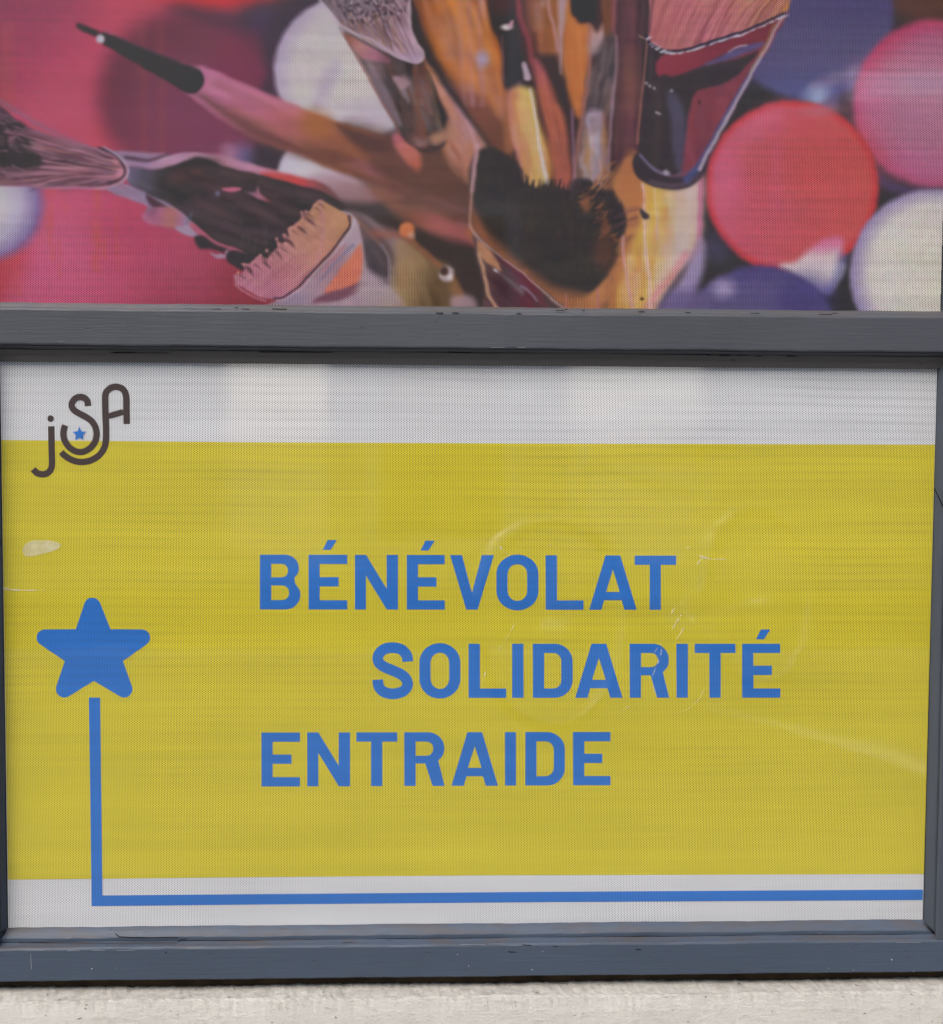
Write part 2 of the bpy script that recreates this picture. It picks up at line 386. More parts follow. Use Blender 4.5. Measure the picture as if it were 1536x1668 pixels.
# --- letters, built as outlines in photo pixels
def arc(cx, cy, rx, ry, a0, a1, n=10):
    return [(cx+rx*math.cos(math.radians(a0+(a1-a0)*i/n)), cy-ry*math.sin(math.radians(a0+(a1-a0)*i/n))) for i in range(n+1)]
ST, BR = 18.2, 15.0
def gE(x0, x1, t, b):
    m = (t+b)/2-1; xm = x0+(x1-x0)*.78
    return [[(x0, t), (x1, t), (x1, t+BR), (x0+ST, t+BR), (x0+ST, m-7), (xm, m-7), (xm, m+8), (x0+ST, m+8), (x0+ST, b-BR), (x1, b-BR), (x1, b), (x0, b)]]
def gB(x0, x1, t, b):
    m = (t+b)/2-2; xr1 = x1-2.5
    o = [(x0, t)]+arc(xr1-23, t+21.5, 23, 21.5, 90, 0)+arc(xr1-23, t+24, 23, 18, 0, -48)+arc(x1-24, b-24, 24, 22, 48, 0)+arc(x1-24, b-24, 24, 24, 0, -90)+[(x0, b)]
    i1 = [(x0+ST, t+BR)]+arc(xr1-28, t+BR+11, 10.5, 11, 90, -90)+[(x0+ST, t+BR+22)]
    i2 = [(x0+ST, b-BR-24)]+arc(x1-30, b-BR-12, 12, 12, 90, -90)+[(x0+ST, b-BR)]
    return [o, i1, i2]
def gN(x0, x1, t, b):
    return [[(x0, t), (x0+ST, t), (x1-ST, t+(b-t)*.62), (x1-ST, t), (x1, t), (x1, b), (x1-ST, b), (x0+ST, t+(b-t)*.38), (x0+ST, b), (x0, b)]]
def gV(x0, x1, t, b):
    c = (x0+x1)/2
    return [[(x0, t), (x0+19.5, t), (c, b-27), (x1-19.5, t), (x1, t), (c+9.3, b), (c-9.3, b)]]
def gO(x0, x1, t, b):
    t -= 1; b += 1.2; r = 31; c = (x0+x1)/2; hw = (x1-x0)/2
    o = arc(c, t+r, hw, r, 180, 0, 20)+arc(c, b-r, hw, r, 0, -180, 20)
    iw = hw-18; ir = 16.5
    i = arc(c, t+15.5+ir, iw, ir, 180, 0, 14)+arc(c, b-15.5-ir, iw, ir, 0, -180, 14)
    return [o, i]
def gL(x0, x1, t, b): return [[(x0, t), (x0+ST, t), (x0+ST, b-BR), (x1, b-BR), (x1, b), (x0, b)]]
def gI(x0, x1, t, b): return [[(x0, t), (x1, t), (x1, b), (x0, b)]]
def gA(x0, x1, t, b):
    c = (x0+x1)/2; h = b-t; k = (x1-x0)/2-12; sl = lambda y: (y-t)/h*k
    hb0, hb1 = b-29, b-15.5
    o = [(c-12, t), (c+12, t), (x1, b), (x1-20, b), (x1-20-4.4, hb1), (x0+20+4.4, hb1), (x0+20, b), (x0, b)]
    i = [(c, t+23), (c+11.2, hb0), (c-11.2, hb0)]
    return [o, i]
def gT(x0, x1, t, b):
    c = (x0+x1)/2-.2
    return [[(x0, t), (x1, t), (x1, t+BR), (c+ST/2, t+BR), (c+ST/2, b), (c-ST/2, b), (c-ST/2, t+BR), (x0, t+BR)]]
def gD(x0, x1, t, b):
    r = 29
    o = [(x0, t)]+arc(x1-r, t+r, r, r, 90, 0, 14)+arc(x1-r, b-r, r, r, 0, -90, 14)+[(x0, b)]
    q = 14
    i = [(x0+ST, t+BR)]+arc(x1-ST-q, t+BR+q, q, q, 90, 0, 10)+arc(x1-ST-q, b-BR-q, q, q, 0, -90, 10)+[(x0+ST, b-BR)]
    return [o, i]
def gR(x0, x1, t, b):
    xr_ = x1-.5; r = 26
    o = [(x0, t)]+arc(xr_-r, t+r, r, r, 90, 0, 12)+arc(xr_-r, t+r+1, r, r-2, 0, -52, 6)+[(x1, b), (x1-19.5, b), (x0+34, b-36.5), (x0+ST, b-36.5), (x0+ST, b), (x0, b)]
    i = [(x0+ST, t+BR)]+arc(xr_-ST-11, t+BR+11.6, 11.5, 11.6, 90, -90, 12)+[(x0+ST, t+BR+23.2)]
    return [o, i]
def gS(x0, x1, t, b):
    t -= 1.2; b += 1.2; c = (x0+x1)/2; Hh = b-t
    u = lambda fx, fy: (x0+(x1-x0)*fx, t+Hh*fy)
    cl = [u(.865, .335), u(.84, .215), u(.70, .115), u(.49, .084), u(.27, .12), u(.145, .235), u(.17, .36), u(.35, .45), u(.60, .525), u(.80, .62), u(.865, .75), u(.76, .865), u(.52, .916), u(.29, .88), u(.16, .785), u(.135, .66)]
    return [stroke(cl, 17.4)]
def cat(pts, n=6):
    out = []; N_ = len(pts)
    for k in range(N_-1):
        a, b, c, d = [Vector(pts[min(max(i, 0), N_-1)]) for i in (k-1, k, k+1, k+2)]
        for j in range(n):
            s = j/n
            out.append(.5*((2*b)+(c-a)*s+(2*a-5*b+4*c-d)*s*s+(3*b-a-3*c+d)*s**3))
    out.append(Vector(pts[-1])); return out
def stroke(pts, w, sm=True):
    P = cat(pts) if sm else [Vector(p) for p in pts]; A, B = [], []
    for i, p in enumerate(P):
        d = (P[min(i+1, len(P)-1)]-P[max(i-1, 0)]).normalized(); n_ = Vector((-d.y, d.x))*w/2
        A.append(tuple(p+n_)); B.append(tuple(p-n_))
    return A+B[::-1]
def acc(x, y): return [[(x, y), (x+13, y), (x+23.3, y-15.9), (x+8.2, y-15.9)]]
words = [
 [(gB, 423.4, 489.3), (gE, 502.5, 565.5), (gN, 578, 648), (gE, 662.5, 724.5), (gV, 733, 804.4), (gO, 808.7, 876.9), (gL, 888.9, 950.5), (gA, 959.7, 1037), (gT, 1033.6, 1101.5)],
 [(gS, 606.3, 672.9), (gO, 683.3, 749.7), (gL, 763.4, 824.5), (gI, 834, 852.8), (gD, 868, 932.7), (gA, 937, 1014), (gR, 1025.8, 1090), (gI, 1101.8, 1120.4), (gT, 1131.8, 1198), (gE, 1208.9, 1270.9)],
 [(gE, 426, 488.5), (gN, 500.3, 570), (gT, 580.5, 646.9), (gR, 658.6, 724.2), (gA, 735.4, 811.2), (gI, 822.5, 840.3), (gD, 855.7, 920.2), (gE, 933.4, 994.4)]]
tops = [lambda x: 903.4+(x-423)*.0026, lambda x: 1048.6, lambda x: 1193.2-(x-426)*.0016]
bots = [lambda x: 992.6+(x-423)*.001, lambda x: 1136.6-(x-606)*.0004, lambda x: 1281-(x-426)*.0038]
accs = [[(525.5, 895.6), (685, 896.6)], [(1231.4, 1041.2)], []]
labs = ['blue word BÉNÉVOLAT printed on the yellow', 'blue word SOLIDARITÉ printed on the yellow', 'blue word ENTRAIDE printed on the yellow']
for wd, T, Bf, AC, lb in zip(words, tops, bots, accs, labs):
    Vs, Fs = [], []
    def addshape(loops):
        o = grid_sheet('tmp_shape', loops, L2, None, None); n = len(Vs)
        Vs.extend([tuple(v.co) for v in o.data.vertices]); Fs.extend([tuple(i+n for i in p.vertices) for p in o.data.polygons])
        me = o.data; bpy.data.objects.remove(o); bpy.data.meshes.remove(me)
    for g, x0, x1 in wd: addshape(g(x0, x1, T(x0), Bf(x0)))
    for a in AC: addshape(acc(*a)[0:1])
    o = link_mesh('printed_word', Vs, Fs, M_FILM_BLUE, low); o['label'] = lb
# --- rounded star and the bent line below it
tips = [(150.4, 987.3, 13.6), (231, 1038.6, 13.4), (201.8, 1122.4, 13.8), (104.8, 1122.4, 13.8), (73, 1038.6, 13.4)]
inn = [(180, 1025), (200.2, 1076.8), (153.3, 1109), (105.6, 1076.8), (123.4, 1025)]
out = []
for i, (cx, cy, r) in enumerate(tips):
    a, b = inn[i-1], inn[i]
    def tang(p, side):
        dx, dy = cx-p[0], cy-p[1]; D = math.hypot(dx, dy); th = math.atan2(dy, dx)+side*math.asin(r/D); l = math.sqrt(D*D-r*r)
        return (p[0]+l*math.cos(th), p[1]+l*math.sin(th))
    ta, tb = tang(a, -1), tang(b, 1)
    a0 = math.atan2(ta[1]-cy, ta[0]-cx); a1 = math.atan2(tb[1]-cy, tb[0]-cx)
    while a1 < a0: a1 += math.tau
    out += [(cx+r*math.cos(a0+(a1-a0)*k/12), cy+r*math.sin(a0+(a1-a0)*k/12)) for k in range(13)]
    out.append(b)
grid_sheet('star', [out], L2, M_FILM_BLUE, low)
grid_sheet('bent_line', [[(144.6, 1136.3), (163.2, 1136.3), (165.2, 1300), (167, 1458.6), (400, 1456.6), (900, 1452.6), (1503.3, 1449), (1502.9, 1466), (900, 1469.3), (400, 1473.4), (149.4, 1476), (147.2, 1300)]], L2, M_FILM_BLUE, low)
# --- brown logo with its small star
k = 8.084
lg = lambda L: [(40+a/k, 610+b/k) for a, b in L]
LW = 10.6
parts = [stroke(lg([(350, 682), (354, 850), (358, 1020), (362, 1170), (345, 1250), (300, 1300), (232, 1314), (165, 1298), (112, 1248)]), LW),
         stroke(lg([(837, 415), (826, 350), (785, 307), (725, 296), (660, 322), (621, 390), (636, 450), (695, 500), (790, 548), (880, 612), (935, 700), (948, 800), (925, 890), (865, 968), (780, 1015), (700, 1018), (620, 985), (550, 910), (514, 820), (514, 740), (536, 668)]), LW),
         stroke(lg([(1344, 652), (1340, 460), (1336, 280), (1300, 200), (1240, 168), (1190, 162), (1130, 180), (1080, 225), (1063, 290), (1066, 520), (1072, 700), (1070, 880), (1040, 985), (965, 1078), (860, 1135), (745, 1152), (640, 1132), (550, 1085), (482, 1022)]), LW),
         stroke(lg([(1105, 548), (1300, 492)]), 9.6, False),
         lg([(343+47*math.cos(math.radians(a)), 580+47*math.sin(math.radians(a))) for a in range(30, 390, 60)])]
Vs, Fs = [], []
for i, P in enumerate(parts):
    o = grid_sheet('tmp_shape', [P], L2-(.00004 if i == 3 else 0), None, None); n = len(Vs)
    Vs.extend([tuple(v.co) for v in o.data.vertices]); Fs.extend([tuple(q+n for q in p.vertices) for p in o.data.polygons])
    me = o.data; bpy.data.objects.remove(o); bpy.data.meshes.remove(me)
logo = link_mesh('logo', Vs, Fs, M_FILM_BROWN, low); logo['label'] = 'dark brown linked letters jSA around a small blue star'
st5 = []
for i in range(10):
    a = math.radians(-90+36*i); r = 98 if i % 2 == 0 else 46
    st5.append((722+r*math.cos(a), 786+r*math.sin(a)))
grid_sheet('small_star', [lg(st5)], L3, M_FILM_BLUE, logo)


# --- mirrored glints painted as pale ribbons and one oval patch on the film
def glint_mat():
    m, t_, p = new_mat('glint_paint')
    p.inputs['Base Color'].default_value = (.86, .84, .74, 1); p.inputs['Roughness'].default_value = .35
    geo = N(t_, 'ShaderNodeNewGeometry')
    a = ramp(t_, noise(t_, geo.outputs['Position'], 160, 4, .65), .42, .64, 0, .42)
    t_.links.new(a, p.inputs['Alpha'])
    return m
def glint_patch_mat():
    m, t_, p = new_mat('painted_glint_patch')
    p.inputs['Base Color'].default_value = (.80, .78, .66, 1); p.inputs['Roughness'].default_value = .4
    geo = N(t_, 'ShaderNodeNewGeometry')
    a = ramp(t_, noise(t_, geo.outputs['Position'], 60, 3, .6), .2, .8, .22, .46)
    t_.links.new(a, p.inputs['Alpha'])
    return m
def film_ribbon(L, y=.0008):
    return [(pts, w0*.00075, w1*.00075, y, .00003) for pts, w0, w1 in L]
GLINTS = [([(0, 957), (18, 961), (45, 961.5), (75, 961)], 4.2, .8), ([(814, 890), (820, 898), (829, 905)], 3.4, .8), ([(1118, 891), (1126, 893)], 3, 1.4), ([(1134, 903), (1146, 908), (1160, 911), (1190, 911)], 3.2, .7), ([(1136, 919), (1142, 911), (1150, 906)], 3, 1),
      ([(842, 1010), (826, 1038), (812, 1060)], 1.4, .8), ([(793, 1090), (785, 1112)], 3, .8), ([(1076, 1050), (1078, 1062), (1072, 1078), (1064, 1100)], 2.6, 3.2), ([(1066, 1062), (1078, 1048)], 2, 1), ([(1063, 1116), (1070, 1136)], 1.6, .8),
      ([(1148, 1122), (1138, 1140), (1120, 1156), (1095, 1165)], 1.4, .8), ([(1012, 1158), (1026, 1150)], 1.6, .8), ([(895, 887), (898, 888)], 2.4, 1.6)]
for i in range(5): GLINTS.append(([(1100+i % 2*9-i*2.2, 1046-i*11), (1106+i % 2*9-i*1.6, 1034-i*11)], 1.2, 2.2))
M_GLINT = glint_mat()
for s_ in film_ribbon(GLINTS): ribbons('painted_glint', [s_], M_GLINT, low)
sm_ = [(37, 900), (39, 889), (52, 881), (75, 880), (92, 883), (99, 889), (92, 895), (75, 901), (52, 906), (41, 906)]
grid_sheet('painted_glint_patch', [[tuple(v) for v in cat(sm_+sm_[:1])][:-1]], -.0008, glint_patch_mat(), low)  # bright oval reflection painted as a translucent patch
# ---------------------------------------------------------------- printed photograph (pure maths, no image file)
PX0, PX1, PY0, PY1, STEP = -70.0, 1572.0, -170.0, 520.0, 1.0
_xs = np.arange(PX0, PX1, STEP); _ys = np.arange(PY0, PY1, STEP)
GX, GY = np.meshgrid(_xs, _ys)
CAN = np.zeros(GX.shape + (3,)); PID = np.zeros(GX.shape, int)
rng = np.random.RandomState(7)

def sl(x0, y0, x1, y1):
    i0 = max(0, int((x0-PX0)/STEP)); i1 = min(GX.shape[1], int((x1-PX0)/STEP)+2)
    j0 = max(0, int((y0-PY0)/STEP)); j1 = min(GX.shape[0], int((y1-PY0)/STEP)+2)
    return (slice(j0, max(j0, j1)), slice(i0, max(i0, i1)))

def smooth(pts, closed=True, n=6):
    p = np.array(pts, float); N = len(p); out = []
    rngk = range(N) if closed else range(N-1)
    for k in rngk:
        if closed: a, b, c, d = p[k-1], p[k], p[(k+1) % N], p[(k+2) % N]
        else: a, b, c, d = p[max(k-1, 0)], p[k], p[k+1], p[min(k+2, N-1)]
        for t in np.arange(n)/n:
            out.append(.5*((2*b)+(c-a)*t+(2*a-5*b+4*c-d)*t*t+(3*b-a-3*c+d)*t**3))
    if not closed: out.append(p[-1])
    return np.array(out)

def sd_poly(P, X, Y):
    d = np.full(X.shape, 1e9); inside = np.zeros(X.shape, bool); n = len(P)
    for k in range(n):
        ax, ay = P[k]; bx, by = P[(k+1) % n]
        ex, ey = bx-ax, by-ay; L = ex*ex+ey*ey+1e-9
        t = np.clip(((X-ax)*ex+(Y-ay)*ey)/L, 0, 1)
        d = np.minimum(d, (X-ax-t*ex)**2+(Y-ay-t*ey)**2)
        if ay != by:
            c = ((ay > Y) != (by > Y)) & (X < (bx-ax)*(Y-ay)/(by-ay)+ax)
            inside ^= c
    d = np.sqrt(d)
    return np.where(inside, -d, d)

def _put(s, sd, col, blur, alpha, pid):
    blur = blur*1.35 if blur >= 3.5 else blur*1.22+.25
    a = np.clip(.5-sd/(2*blur), 0, 1); a = a*a*(3-2*a)
    X, Y = GX[s], GY[s]
    if callable(alpha): alpha = alpha(X, Y)
    a = (a*alpha)[..., None]
    c = col(X, Y) if callable(col) else np.array(col, float)
    CAN[s] = CAN[s]*(1-a)+c*a
    if pid: PID[s] = np.where(a[..., 0] > .5, pid, PID[s])

def poly(pts, col, blur=1.2, alpha=1, pid=0, sm=True):
    P = smooth(pts) if sm else np.array(pts, float)
    s = sl(P[:, 0].min()-2*blur, P[:, 1].min()-2*blur, P[:, 0].max()+2*blur, P[:, 1].max()+2*blur)
    _put(s, sd_poly(P, GX[s], GY[s]), col, blur, alpha, pid)

def circ(cx, cy, r, col, blur=2, alpha=1, pid=0, ry=None, rot=0):
    ry = ry or r; m = max(r, ry)+2*blur
    s = sl(cx-m, cy-m, cx+m, cy+m); X, Y = GX[s]-cx, GY[s]-cy
    c, q = math.cos(rot), math.sin(rot); U, V = X*c+Y*q, -X*q+Y*c
    _put(s, (np.sqrt((U/r)**2+(V/ry)**2)-1)*min(r, ry), col, blur, alpha, pid)

def cap(x0, y0, r0, x1, y1, r1, col, blur=1.5, alpha=1, pid=0):
    m = max(r0, r1)+2*blur
    s = sl(min(x0, x1)-m, min(y0, y1)-m, max(x0, x1)+m, max(y0, y1)+m); X, Y = GX[s], GY[s]
    ex, ey = x1-x0, y1-y0; t = np.clip(((X-x0)*ex+(Y-y0)*ey)/(ex*ex+ey*ey), 0, 1)
    _put(s, np.hypot(X-x0-t*ex, Y-y0-t*ey)-(r0+(r1-r0)*t), col, blur, alpha, pid)

def line(pts, w0, w1, col, blur=.8, alpha=1, sm=True, pid=0):
    P = smooth(pts, False, 5) if sm and len(pts) > 2 else np.array(pts, float)
    n = len(P)-1; m = max(w0, w1)+2*blur
    s = sl(P[:, 0].min()-m, P[:, 1].min()-m, P[:, 0].max()+m, P[:, 1].max()+m); X, Y = GX[s], GY[s]
    if X.size == 0: return
    sd = np.full(X.shape, 1e9)
    for k in range(n):
        ax, ay = P[k]; ex, ey = P[k+1]-P[k]; L = ex*ex+ey*ey+1e-9
        t = np.clip(((X-ax)*ex+(Y-ay)*ey)/L, 0, 1)
        w = w0+(w1-w0)*(k+t)/n
        sd = np.minimum(sd, np.hypot(X-ax-t*ex, Y-ay-t*ey)-w/2)
    _put(s, sd, col, blur, alpha, pid)

def vnoise(sx, sy, ang=0., seed=0):
    """smooth value noise with cell size sx, sy (photo px) along a rotated axis"""
    r = np.random.RandomState(seed); G = r.rand(128, 128)
    c, q = math.cos(ang), math.sin(ang)
    def f(X, Y):
        U, V = (X*c+Y*q)/sx, (-X*q+Y*c)/sy
        i, j = np.floor(U).astype(int), np.floor(V).astype(int); u, v = U-i, V-j
        u, v = u*u*(3-2*u), v*v*(3-2*v)
        g = lambda a, b: G[a % 128, b % 128]
        return (g(i, j)*(1-u)+g(i+1, j)*u)*(1-v)+(g(i, j+1)*(1-u)+g(i+1, j+1)*u)*v
    return f

def grad(x0, y0, x1, y1, *cols):
    """colours spread evenly from point 0 to point 1"""
    C = np.array(cols, float); n = len(C)-1; ex, ey = x1-x0, y1-y0; L = ex*ex+ey*ey
    def f(X, Y):
        t = np.clip(((X-x0)*ex+(Y-y0)*ey)/L, 0, 1)*n
        i = np.minimum(t.astype(int), n-1); u = (t-i)[..., None]; u = u*u*(3-2*u)
        return C[i]*(1-u)+C[i+1]*u
    return f

def streaky(base, sx, sy, ang, amp, seed, tint=(1, 1, 1)):
    nz = vnoise(sx, sy, ang, seed); nz2 = vnoise(sx*2.3, sy*2.7, ang, seed+1); nz3 = vnoise(sx*.5, max(1.6, sy*.4), ang, seed+2)
    def f(X, Y):
        b = base(X, Y) if callable(base) else np.array(base, float)
        k = ((nz(X, Y)*.5+nz2(X, Y)*.3+nz3(X, Y)*.2)-.5)[..., None]*3.0*amp
        return b+k*np.array(tint)
    return f

def inside(P, x, y):
    c = False; n = len(P)
    for k in range(n):
        ax, ay = P[k]; bx, by = P[(k+1) % n]
        if (ay > y) != (by > y) and x < (bx-ax)*(y-ay)/(by-ay)+ax: c = not c
    return c
def streaks(P, ang, cols, n, L=(20, 60), w=(1, 4), blur=1.6, alpha=(.15, .5)):
    """soft streaks running along one direction inside an outline"""
    P = np.array(P, float); x0, y0 = P.min(0); x1, y1 = P.max(0); k = 0; c, q = math.cos(ang), math.sin(ang)
    for _ in range(n*4):
        if k >= n: break
        x, y = rng.uniform(x0, x1), rng.uniform(y0, y1); l = rng.uniform(*L)/2
        if not (inside(P, x, y) and inside(P, x-c*l, y-q*l) and inside(P, x+c*l, y+q*l)): continue
        k += 1; ww = rng.uniform(*w); j = rng.uniform(-2, 2)
        line([(x-c*l, y-q*l), (x+j*.4, y), (x+c*l, y+q*l)], ww, ww*.6, cols[rng.randint(len(cols))], blur, rng.uniform(*alpha))

def radial(cx, cy, r, *cols):
    C = np.array(cols, float); n = len(C)-1
    def f(X, Y):
        t = np.clip(np.hypot(X-cx, Y-cy)/r, 0, 1)*n
        i = np.minimum(t.astype(int), n-1); u = (t-i)[..., None]
        return C[i]*(1-u)+C[i+1]*u
    return f

def paint_all():
    CAN[:] = (60, 53, 56)
    BALL, BRUSH = 10, 30
    # ---- left: big out-of-focus pink balls
    circ(60, -20, 330, grad(-60, -100, 240, 240, (128, 52, 58), (150, 56, 84), (183, 64, 92), (196, 62, 78)), 14, pid=BALL)
    circ(-75, 140, 60, (165, 75, 65), 40, .6)
    circ(100, 205, 70, (186, 82, 104), 45, .5)
    circ(255, 20, 95, (196, 66, 86), 45, .75)
    circ(235, 90, 55, (188, 66, 92), 35, .6)
    circ(345, 28, 90, (150, 58, 74), 30, .5, ry=30)
    poly([(300, 0), (380, 20), (470, 10), (520, -60), (560, 60), (470, 60), (452, 110), (446, 180), (420, 200), (330, 60), (285, 22)], (60, 44, 58), 22)
    circ(350, -22, 105, (195, 42, 46), 12, ry=34)
    circ(425, 35, 22, (66, 52, 78), 14, .8)
    circ(298, 158, 138, grad(200, 60, 400, 260, (104, 44, 60), (114, 52, 70), (124, 56, 80)), 20, pid=BALL+1)
    circ(320, 205, 100, (128, 60, 88), 50, .5)
    circ(395, 105, 55, (122, 44, 68), 25, .6)
    poly([(432, 60), (470, 20), (452, 70), (446, 150), (470, 185), (420, 165), (436, 120)], (62, 46, 60), 10, .9)
    # lower left ball
    circ(215, 565, 302, grad(0, 300, 430, 480, (182, 64, 84), (196, 80, 112), (184, 68, 94), (156, 58, 76), (138, 52, 58)), 8, pid=BALL+2)
    circ(105, 440, 95, (200, 92, 130), 60, .55)
    circ(290, 415, 60, (186, 80, 112), 40, .45)
    circ(215, 345, 80, (176, 62, 90), 40, .4)
    poly([(-60, 400), (40, 410), (-10, 520), (-60, 520)], (190, 60, 66), 20, .7)
    nz = vnoise(11, 60, 0, 3); nz2 = vnoise(5, 14, 0, 31)
    for x0, y0, y1, w in ((84, 310, 420, 9), (96, 390, 450, 5), (106, 310, 345, 4), (158, 300, 440, 10), (150, 370, 440, 6), (190, 330, 440, 5), (28, 400, 480, 5), (75, 320, 380, 5), (170, 390, 420, 6)):
        line([(x0, y0), (x0+rng.uniform(-3, 3), (y0+y1)/2), (x0+2, y1)], w, w, (196, 84, 66), 4,
             lambda X, Y: .12+.4*np.clip(nz2(X, Y)*1.8-.4, 0, 1))
    for x0 in (5, 12, 20, 232, 262):
        line([(x0, 40), (x0+3, 250)], 7, 7, (180, 84, 66), 6, .22)
    # white ball, far left
    circ(-22, 332, 92, radial(-30, 330, 96, (196, 196, 192), (196, 194, 194), (180, 170, 196), (120, 96, 150)), 9, pid=BALL+3)
    # ---- centre white ball and the one below it
    circ(566, 115, 120, radial(590, 125, 150, (196, 188, 184), (195, 186, 184), (192, 184, 184), (190, 182, 184), (166, 148, 182)), 5, pid=BALL+4)
    poly([(525, 125), (545, 100), (552, 120), (520, 180), (505, 185)], (165, 146, 178), 10, .55)
    circ(600, 195, 50, (182, 166, 192), 22, .6, ry=28)
    poly([(425, 232), (455, 228), (452, 285), (425, 280), (400, 262)], (62, 48, 56), 8)
    circ(392, 255, 18, (102, 92, 142), 14, .8)
    circ(374, 250, 14, (176, 120, 150), 10, .7)
    circ(550, 300, 102, radial(560, 300, 104, (185, 160, 170), (190, 172, 182), (196, 188, 196), (190, 178, 196)), 4, pid=BALL+5, ry=92)
    # ---- right: balls
    poly([(1150, -170), (1575, -170), (1575, 520), (1090, 520), (1130, 300)], (60, 53, 52), 4, sm=False)
    circ(1505, -22, 62, (96, 62, 48), 16, .9)
    circ(1320, 28, 136, grad(1300, -80, 1300, 165, (76, 60, 104), (80, 70, 110), (88, 80, 116), (84, 84, 134)), 7, pid=BALL+6)
    circ(1200, 60, 70, (82, 72, 108), 30, .5)
    poly([(1400, 108), (1345, 122), (1318, 140), (1330, 150), (1365, 138), (1388, 128)], (128, 112, 146), 6, .7)
    circ(1334, 158, 20, (152, 166, 200), 12, .95, ry=15)
    circ(1352, 172, 20, (104, 84, 124), 9, .8, ry=12, rot=-.8)
    circ(1526, 168, 136, radial(1535, 175, 140, (174, 112, 140), (174, 112, 138), (172, 110, 136), (172, 106, 132), (174, 96, 124), (184, 66, 100)), 6, pid=BALL+7)
    circ(1415, 170, 28, (190, 104, 140), 22, .6, ry=50)
    circ(1500, 270, 70, (188, 96, 142), 24, .45, ry=28)
    line([(1405, 262), (1440, 296), (1480, 312), (1536, 316)], 12, 12, (80, 62, 100), 7, .8)
    circ(1290, 305, 139, grad(1160, 280, 1430, 300, (200, 90, 112), (196, 84, 96), (196, 82, 84), (194, 80, 76)), 4.5, pid=BALL+8)
    s = sl(1140, 160, 1440, 450)
    _put(s, np.abs(np.hypot(GX[s]-1290, GY[s]-305)-136)-4, (204, 52, 54), 6, .8, 0)
    circ(1236, 205, 34, (208, 100, 128), 16, .75, rot=-.7, ry=15)
    circ(1185, 290, 18, (212, 98, 132), 16, .6, ry=40)
    circ(1265, 265, 8, (208, 92, 130), 8, .45, ry=60)
    circ(1340, 180, 26, (190, 124, 140), 8, .6, ry=8)
    circ(1330, 262, 90, (192, 76, 72), 30, .5, ry=50)
    poly([(1271, 432), (1300, 424), (1322, 402), (1345, 388), (1372, 390), (1368, 420), (1374, 436), (1358, 470), (1340, 478), (1300, 455)], grad(1330, 395, 1335, 480, (206, 112, 150), (206, 186, 190), (196, 186, 190), (140, 130, 176)), 6)
    line([(1372, 420), (1366, 445), (1350, 475)], 16, 10, (104, 102, 156), 7, .7)
    circ(1238, 560, 128, grad(1200, 430, 1200, 520, (78, 68, 120), (92, 82, 126), (96, 84, 124)), 6, pid=BALL+9)
    circ(1178, 470, 16, (160, 148, 186), 10, .95, ry=13)
    circ(1310, 490, 45, (70, 60, 118), 16, .6)
    circ(1165, 405, 22, (78, 68, 96), 12, .8, ry=16, rot=.8)
    circ(1522, 446, 138, radial(1530, 446, 140, (208, 203, 190), (208, 203, 190), (208, 203, 192), (207, 202, 192), (205, 199, 192), (150, 134, 172)), 4.5, pid=BALL+10)
    # ---- centre: blurred brush handles
    poly([(640, -170), (1060, -170), (1050, 60), (1040, 300), (1010, 360), (960, 300), (850, 300), (780, 300), (740, 250), (700, 100)], (66, 46, 44), 10, sm=False)
    hand = BRUSH
    # brown mass under the long handles
    poly([(560, 205), (660, 225), (760, 225), (800, 260), (785, 420), (800, 520), (560, 520), (540, 345), (590, 300)], streaky((92, 64, 54), 90, 16, .5, 16, 5, (1, .7, .5)), 14)
    poly([(540, 300), (640, 330), (700, 350), (790, 400), (790, 520), (640, 420), (560, 350)], (66, 56, 52), 12, .9)
    # orange handles
    poly([(668, -170), (790, -170), (800, 40), (822, 110), (824, 300), (770, 230), (712, 120), (668, 0)], streaky(grad(680, 60, 820, 30, (128, 70, 40), (188, 108, 44), (196, 122, 60), (198, 102, 40)), 70, 8, 1.25, 22, 8, (1, .6, .4)), 8, pid=hand)
    poly([(668, 20), (700, 90), (740, 130), (790, 160), (826, 200), (826, 290), (760, 240), (700, 130)], grad(700, 60, 820, 260, (92, 54, 40), (118, 68, 58), (98, 58, 46)), 12, .9)
    poly([(728, 100), (742, 80), (772, 92), (790, 150), (818, 170), (818, 150), (800, 100)], (170, 102, 64), 9, .8)
    for x, w in ((750, 5), (764, 7), (780, 6)):
        line([(x-2, -170), (x, 0), (x+2, 90), (x+6, 170)], w, w, (178, 122, 140), 5, .55)
    streaks([(676, -165), (790, -165), (800, 40), (822, 110), (824, 200), (770, 170), (716, 90), (674, 0)], 1.3, [(196, 124, 66), (128, 66, 36), (186, 130, 130), (206, 130, 50), (108, 60, 40), (190, 140, 150)], 80, (25, 90), (4.4, 16.3), 5.7, (.15, .45))
    circ(786, 96, 9, (164, 150, 178), 7, .95, ry=12)
    line([(786, -80), (800, 30), (815, 90), (822, 130)], 12, 9, (178, 92, 36), 5, .7)
    # dark gap right of the fuzzy brush
    poly([(660, -30), (672, 0), (690, 50), (715, 105), (742, 150), (770, 195), (800, 245), (790, 280), (760, 220), (728, 160), (694, 108), (688, 90), (668, 40)], (54, 46, 46), 7)
    # black handle with highlights
    poly([(783, -170), (840, -170), (842, 30), (852, 90), (866, 130), (850, 152), (830, 152), (820, 130), (815, 70), (795, 20)], (54, 44, 42), 4.5, pid=hand+1)
    poly([(785, -100), (836, -100), (838, 6), (800, 12)], (74, 46, 38), 8, .8)
    circ(826, 44, 9, (205, 196, 192), 2.5, ry=5); cap(834, 36, 2.5, 830, 42, 3, (190, 140, 150), 2)
